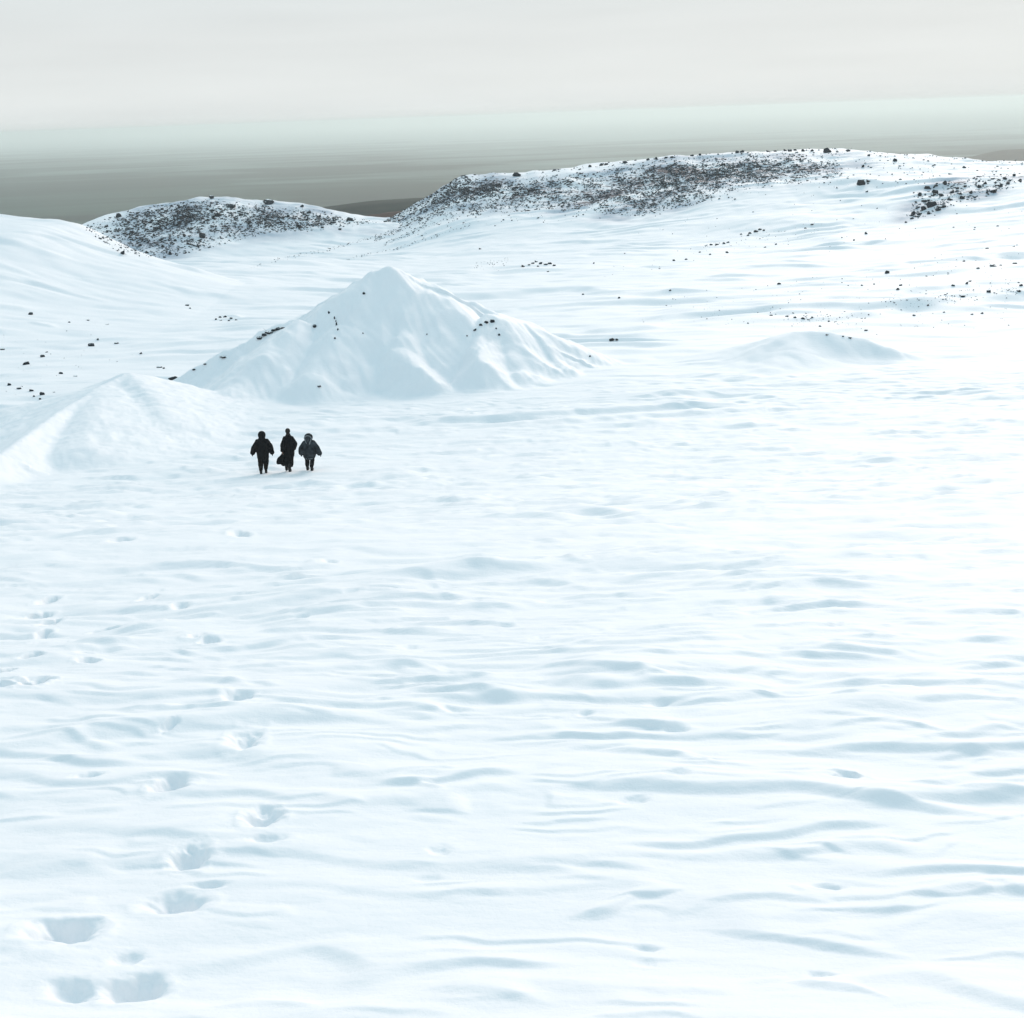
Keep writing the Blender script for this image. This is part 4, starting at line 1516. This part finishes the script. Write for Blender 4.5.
def make_body(J, parent, hands=True):
    b_ = bmesh.new()
    H_ = J['head']
    # head, facing +y
    ball(b_, H_, (.076, .096, .115))
    ball(b_, (H_[0], H_[1] + .035, H_[2] - .062), (.052, .055, .052))     # jaw
    rcone(b_, (H_[0], H_[1] + .092, H_[2] + .012), (H_[0], H_[1] + .112, H_[2] - .022), .010, .015, 10, 3)   # nose
    rcone(b_, (H_[0] - .024, H_[1] + .083, H_[2] - .056), (H_[0] + .024, H_[1] + .083, H_[2] - .056), .009, .009, 10, 3)  # lips
    for s_ in (-1, 1):
        rcone(b_, (H_[0] + s_ * .045, H_[1] + .074, H_[2] + .024), (H_[0] + s_ * .016, H_[1] + .085, H_[2] + .022), .010, .010, 10, 3)  # brow
        ball(b_, (H_[0] + s_ * .078, H_[1] - .005, H_[2] - .008), (.010, .020, .032))     # ears
    N_, C_, W_, Pv = J['neck'], J['chest'], J['waist'], J['pelvis']
    rcone(b_, (H_[0], H_[1] - .01, H_[2] - .08), N_, .055, .060)
    for s_ in (-1, 1):
        rcone(b_, (C_[0] + s_ * .07, C_[1], C_[2]), (W_[0] + s_ * .05, W_[1], W_[2]), .115, .095, 18)
        rcone(b_, (W_[0] + s_ * .05, W_[1], W_[2]), (Pv[0] + s_ * .065, Pv[1], Pv[2]), .095, .11, 18)
    for s_, k in ((-1, 'l'), (1, 'r')):
        sh, el_, wr = J['shoulder_' + k], J['elbow_' + k], J['wrist_' + k]
        rcone(b_, N_, sh, .055, .060)
        rcone(b_, sh, el_, .058, .040)
        rcone(b_, el_, wr, .040, .026)
        hd = Vector(wr) - Vector(el_)
        hand_pieces(b_, wr, hd, s_)
        hp_, kn, an = J['hip_' + k], J['knee_' + k], J['ankle_' + k]
        rcone(b_, hp_, kn, .088, .056)
        rcone(b_, kn, an, .056, .036)
        rcone(b_, (an[0], an[1] - .03, an[2] - .05), (an[0], an[1] + .14, an[2] - .055), .035, .028)
    return fuse('body', b_, .0065, M_SKIN, parent, smooth=1)


def boot(parent, an, name='boot'):
    b_ = bmesh.new()
    x_, y_, z_ = an
    rcone(b_, (x_, y_ - .005, z_ + .20), (x_, y_, z_), .070, .062)
    rcone(b_, (x_, y_ - .03, z_ - .045), (x_, y_ + .15, z_ - .055), .055, .045)
    rcone(b_, (x_, y_, z_), (x_, y_ + .08, z_ - .04), .058, .048)
    loft(b_, [(x_, y_ + .055, z_ - .110, .052, .155), (x_, y_ + .055, z_ - .082, .055, .160)])
    return fuse('boot', b_, .010, M_BOOT, parent, smooth=1)


def place_person(px, py, label, yaw, size=1.0):
    """an empty at the feet; figures are modelled at 1.8 m and sized here"""
    q, _ = ground_at([px], [py])
    o = bpy.data.objects.new('person', None)
    SC.collection.objects.link(o)
    q = q[0]
    # ground height at both feet is used by the caller
    o.location = q.tolist()
    o.rotation_euler = (0, 0, yaw)
    o.scale = (size, size, size)
    o['label'] = label
    o['category'] = 'person'
    o['group'] = 'people walking away across the snow'
    return o


GAZ = math.radians(10)     # they walk downhill: the far foot stands a little lower


# --- left: hooded padded coat, arms held away from the sides
p1 = place_person(264.6, 473.4, 'leftmost person in a black hooded padded coat and dark trousers, seen from behind', .10, 1.045)
J = dict(head=(.01, .03, 1.62), neck=(.0, .0, 1.46), chest=(0, 0, 1.30), waist=(0, 0, 1.10), pelvis=(-.01, 0, .94),
         shoulder_l=(-.19, 0, 1.41), elbow_l=(-.33, -.03, 1.14), wrist_l=(-.42, .04, .91), shoulder_r=(.19, 0, 1.41), elbow_r=(.31, .0, 1.13), wrist_r=(.37, .05, .88),
         hip_l=(-.10, 0, .92), knee_l=(-.12, -.04, .50), ankle_l=(-.13, -.16, .12), hip_r=(.09, 0, .92), knee_r=(.09, .10, .50), ankle_r=(.06, .12, .10))
make_body(J, p1)
b_ = bmesh.new()
loft(b_, [(-.01, 0, .48, .19, .15), (0, 0, .60, .225, .17), (-.01, 0, .70, .245, .19), (-.01, 0, .95, .26, .195), (0, 0, 1.15, .27, .20), (0, 0, 1.28, .265, .19), (0, 0, 1.38, .225, .165), (.0, 0, 1.48, .155, .13), (.005, .01, 1.56, .11, .11)])
for k, s_ in (('l', -1), ('r', 1)):
    sh, el_, wr = (Vector(J[t + k]) for t in ('shoulder_', 'elbow_', 'wrist_'))
    rcone(b_, sh + Vector((0, 0, -.03)), el_, .105, .125, 18)
    rcone(b_, el_, wr + (wr - el_) * .02, .125, .108, 18)
rcone(b_, (.13, -.02, .70), (.17, -.03, .44), .09, .05, 16)           # a loose corner of the coat on the right
fuse('coat', b_, .016, M_BLACK, p1, .014, 3, 13, 1)
b_ = bmesh.new()
ball(b_, (.01, .0, 1.645), (.165, .16, .175))
rcone(b_, (.01, -.02, 1.56), (.0, -.02, 1.46), .13, .16)
fuse('hood', b_, .014, M_BLACK, p1, .010, 3, 16, 2)
b_ = bmesh.new()
for k in 'lr':
    hp_, kn, an = (Vector(J[t + k]) for t in ('hip_', 'knee_', 'ankle_'))
    rcone(b_, hp_, kn, .135, .118, 18)
    rcone(b_, kn, an + Vector((0, 0, .10)), .118, .085, 18)
fuse('trousers', b_, .014, M_TROUS, p1, .010, 2, 12, 3, 2.0)
for k in 'lr':
    boot(p1, J['ankle_' + k])
for k, s_ in (('l', -1), ('r', 1)):
    b_ = bmesh.new()
    wr, el_ = Vector(J['wrist_' + k]), Vector(J['elbow_' + k])
    hand_pieces(b_, wr, wr - el_, s_)
    rcone(b_, wr - (wr - el_).normalized() * .05, wr, .036, .032, 12)
    g = fuse('glove', b_, .005, M_BOOT, p1, smooth=1)
    for v in g.data.vertices:
        v.co += v.normal * .0035

# --- middle: long coat blown out to the left
p2 = place_person(290.0, 471.4, 'middle person in a long black coat whose hem blows out to the left', -.08, 1.055)
J = dict(head=(.035, .02, 1.70), neck=(.035, .0, 1.54), chest=(.05, 0, 1.38), waist=(.03, 0, 1.16), pelvis=(.01, 0, .96),
         shoulder_l=(-.11, 0, 1.44), elbow_l=(-.20, -.10, 1.17), wrist_l=(-.21, -.18, .95), shoulder_r=(.19, 0, 1.44), elbow_r=(.29, .04, 1.16), wrist_r=(.22, .12, .96),
         hip_l=(-.07, 0, .94), knee_l=(-.10, .08, .50), ankle_l=(-.17, .14, .12), hip_r=(.09, 0, .94), knee_r=(.08, -.02, .50), ankle_r=(.03, -.14, .12))
make_body(J, p2)
b_ = bmesh.new()
loft(b_, [(.02, -.01, .20, .12, .13), (.00, -.01, .30, .17, .16), (-.01, 0, .50, .19, .18), (.01, 0, .75, .235, .19), (.03, 0, 1.0, .25, .19), (.05, 0, 1.20, .245, .19), (.05, 0, 1.35, .215, .175), (.045, 0, 1.46, .165, .14), (.04, 0, 1.53, .115, .11),
          (.04, 0, 1.58, .09, .09), (.04, 0, 1.62, .075, .08)])
for k, s_ in (('l', -1), ('r', 1)):
    sh, el_, wr = (Vector(J[t + k]) for t in ('shoulder_', 'elbow_', 'wrist_'))
    rcone(b_, sh + Vector((0, 0, -.02)), el_, .088, .098, 18)
    rcone(b_, el_, wr, .095, .085, 18)
# the blown hem: a billow running back to the left
rcone(b_, (-.14, -.02, .86), (-.22, -.05, .66), .09, .13, 18)
rcone(b_, (-.22, -.05, .66), (-.36, -.08, .50), .13, .14, 18)
rcone(b_, (-.36, -.08, .50), (-.43, -.09, .42), .13, .10, 18)
rcone(b_, (-.32, -.07, .46), (-.24, -.04, .34), .12, .10, 18)
rcone(b_, (-.12, -.02, .60), (-.24, -.05, .36), .14, .08, 18)
fuse('coat', b_, .016, M_BLACK, p2, .016, 3, 15, 4)
b_ = bmesh.new()
ball(b_, (.035, -.004, 1.73), (.105, .118, .115))
rcone(b_, (.035, -.05, 1.70), (.035, -.045, 1.60), .075, .07)
fuse('hair', b_, .012, cloth_material('dark_hair', (.008, .006, .005), (.02, .015, .012), 40, .6), p2, .006, 2, 20, 5)
b_ = bmesh.new()
for k in 'lr':
    hp_, kn, an = (Vector(J[t + k]) for t in ('hip_', 'knee_', 'ankle_'))
    rcone(b_, hp_, kn, .11, .082, 18)
    rcone(b_, kn, an + Vector((0, 0, .08)), .082, .066, 18)
fuse('trousers', b_, .014, M_BLACK, p2, .006, 2, 12, 6, 2.0)
for k in 'lr':
    boot(p2, J['ankle_' + k])

# --- right: shorter, thick charcoal parka with a pale trimmed hood
p3 = place_person(310.9, 470.4, 'rightmost and shortest person in a charcoal parka with a pale trimmed hood', -.12, 1.07)
J = dict(head=(.0, .03, 1.37), neck=(0, 0, 1.22), chest=(0, 0, 1.08), waist=(0, 0, .92), pelvis=(0, 0, .78),
         shoulder_l=(-.17, 0, 1.17), elbow_l=(-.31, -.02, .94), wrist_l=(-.36, .04, .74), shoulder_r=(.17, 0, 1.17), elbow_r=(.31, .0, .93), wrist_r=(.40, .05, .72),
         hip_l=(-.10, 0, .78), knee_l=(-.13, .03, .42), ankle_l=(-.15, .06, .11), hip_r=(.09, 0, .78), knee_r=(.09, .00, .42), ankle_r=(.06, -.06, .11))
make_body(J, p3)
b_ = bmesh.new()
loft(b_, [(-.02, 0, .50, .21, .18), (-.02, 0, .58, .25, .20), (0, 0, .75, .285, .22), (0, 0, .92, .295, .225), (0, 0, 1.04, .28, .21), (0, 0, 1.15, .24, .175), (.0, 0, 1.25, .17, .14), (0, .01, 1.31, .12, .11)])
for k, s_ in (('l', -1), ('r', 1)):
    sh, el_, wr = (Vector(J[t + k]) for t in ('shoulder_', 'elbow_', 'wrist_'))
    rcone(b_, sh + Vector((0, 0, -.02)), el_, .115, .13, 18)
    rcone(b_, el_, wr, .13, .115, 18)
fuse('parka', b_, .016, M_GREY, p3, .016, 3, 13, 7)
b_ = bmesh.new()
ball(b_, (0, .0, 1.39), (.18, .17, .17))
rcone(b_, (0, -.03, 1.33), (0, -.03, 1.22), .13, .15)
hd = fuse('hood', b_, .014, M_GREY, p3, .008, 3, 16, 8)
# pale trim: an arch over the hood and two lappets lying on the back
b_ = bmesh.new()
arc = [(.145 * math.cos(t), -.115 - .03 * math.sin(t), 1.36 + .125 * math.sin(t)) for t in np.linspace(.0, math.pi, 15)]
for q0, q1 in zip(arc[:-1], arc[1:]):
    rcone(b_, q0, q1, .024, .024, 8, 2)
rcone(b_, arc[0], (.085, -.175, 1.20), .026, .032, 8, 2)
rcone(b_, arc[-1], (-.06, -.175, 1.17), .024, .018, 8, 2)
rcone(b_, (.085, -.175, 1.20), (.06, -.195, 1.13), .032, .018, 8, 2)
fuse('hood_trim', b_, .010, M_FUR, hd, .010, 1, 60, 9)
b_ = bmesh.new()
rcone(b_, (-.11, -.165, .53), (.13, -.165, .53), .022, .022, 8, 2)
fuse('hem_band', b_, .010, M_FUR, p3, .006, 1, 60, 10)
b_ = bmesh.new()
for k in 'lr':
    hp_, kn, an = (Vector(J[t + k]) for t in ('hip_', 'knee_', 'ankle_'))
    rcone(b_, hp_, kn, .115, .095, 18)
    rcone(b_, kn, an + Vector((0, 0, .09)), .095, .08, 18)
fuse('trousers', b_, .014, M_BLACK, p3, .010, 2, 12, 11, 2.0)
for k in 'lr':
    boot(p3, J['ankle_' + k])
for k, s_ in (('l', -1), ('r', 1)):
    b_ = bmesh.new()
    wr, el_ = Vector(J['wrist_' + k]), Vector(J['elbow_' + k])
    hand_pieces(b_, wr, wr - el_, s_)
    rcone(b_, wr - (wr - el_).normalized() * .05, wr, .036, .032, 12)
    g = fuse('glove', b_, .005, M_BOOT, p3, smooth=1)
    for v in g.data.vertices:
        v.co += v.normal * .0035
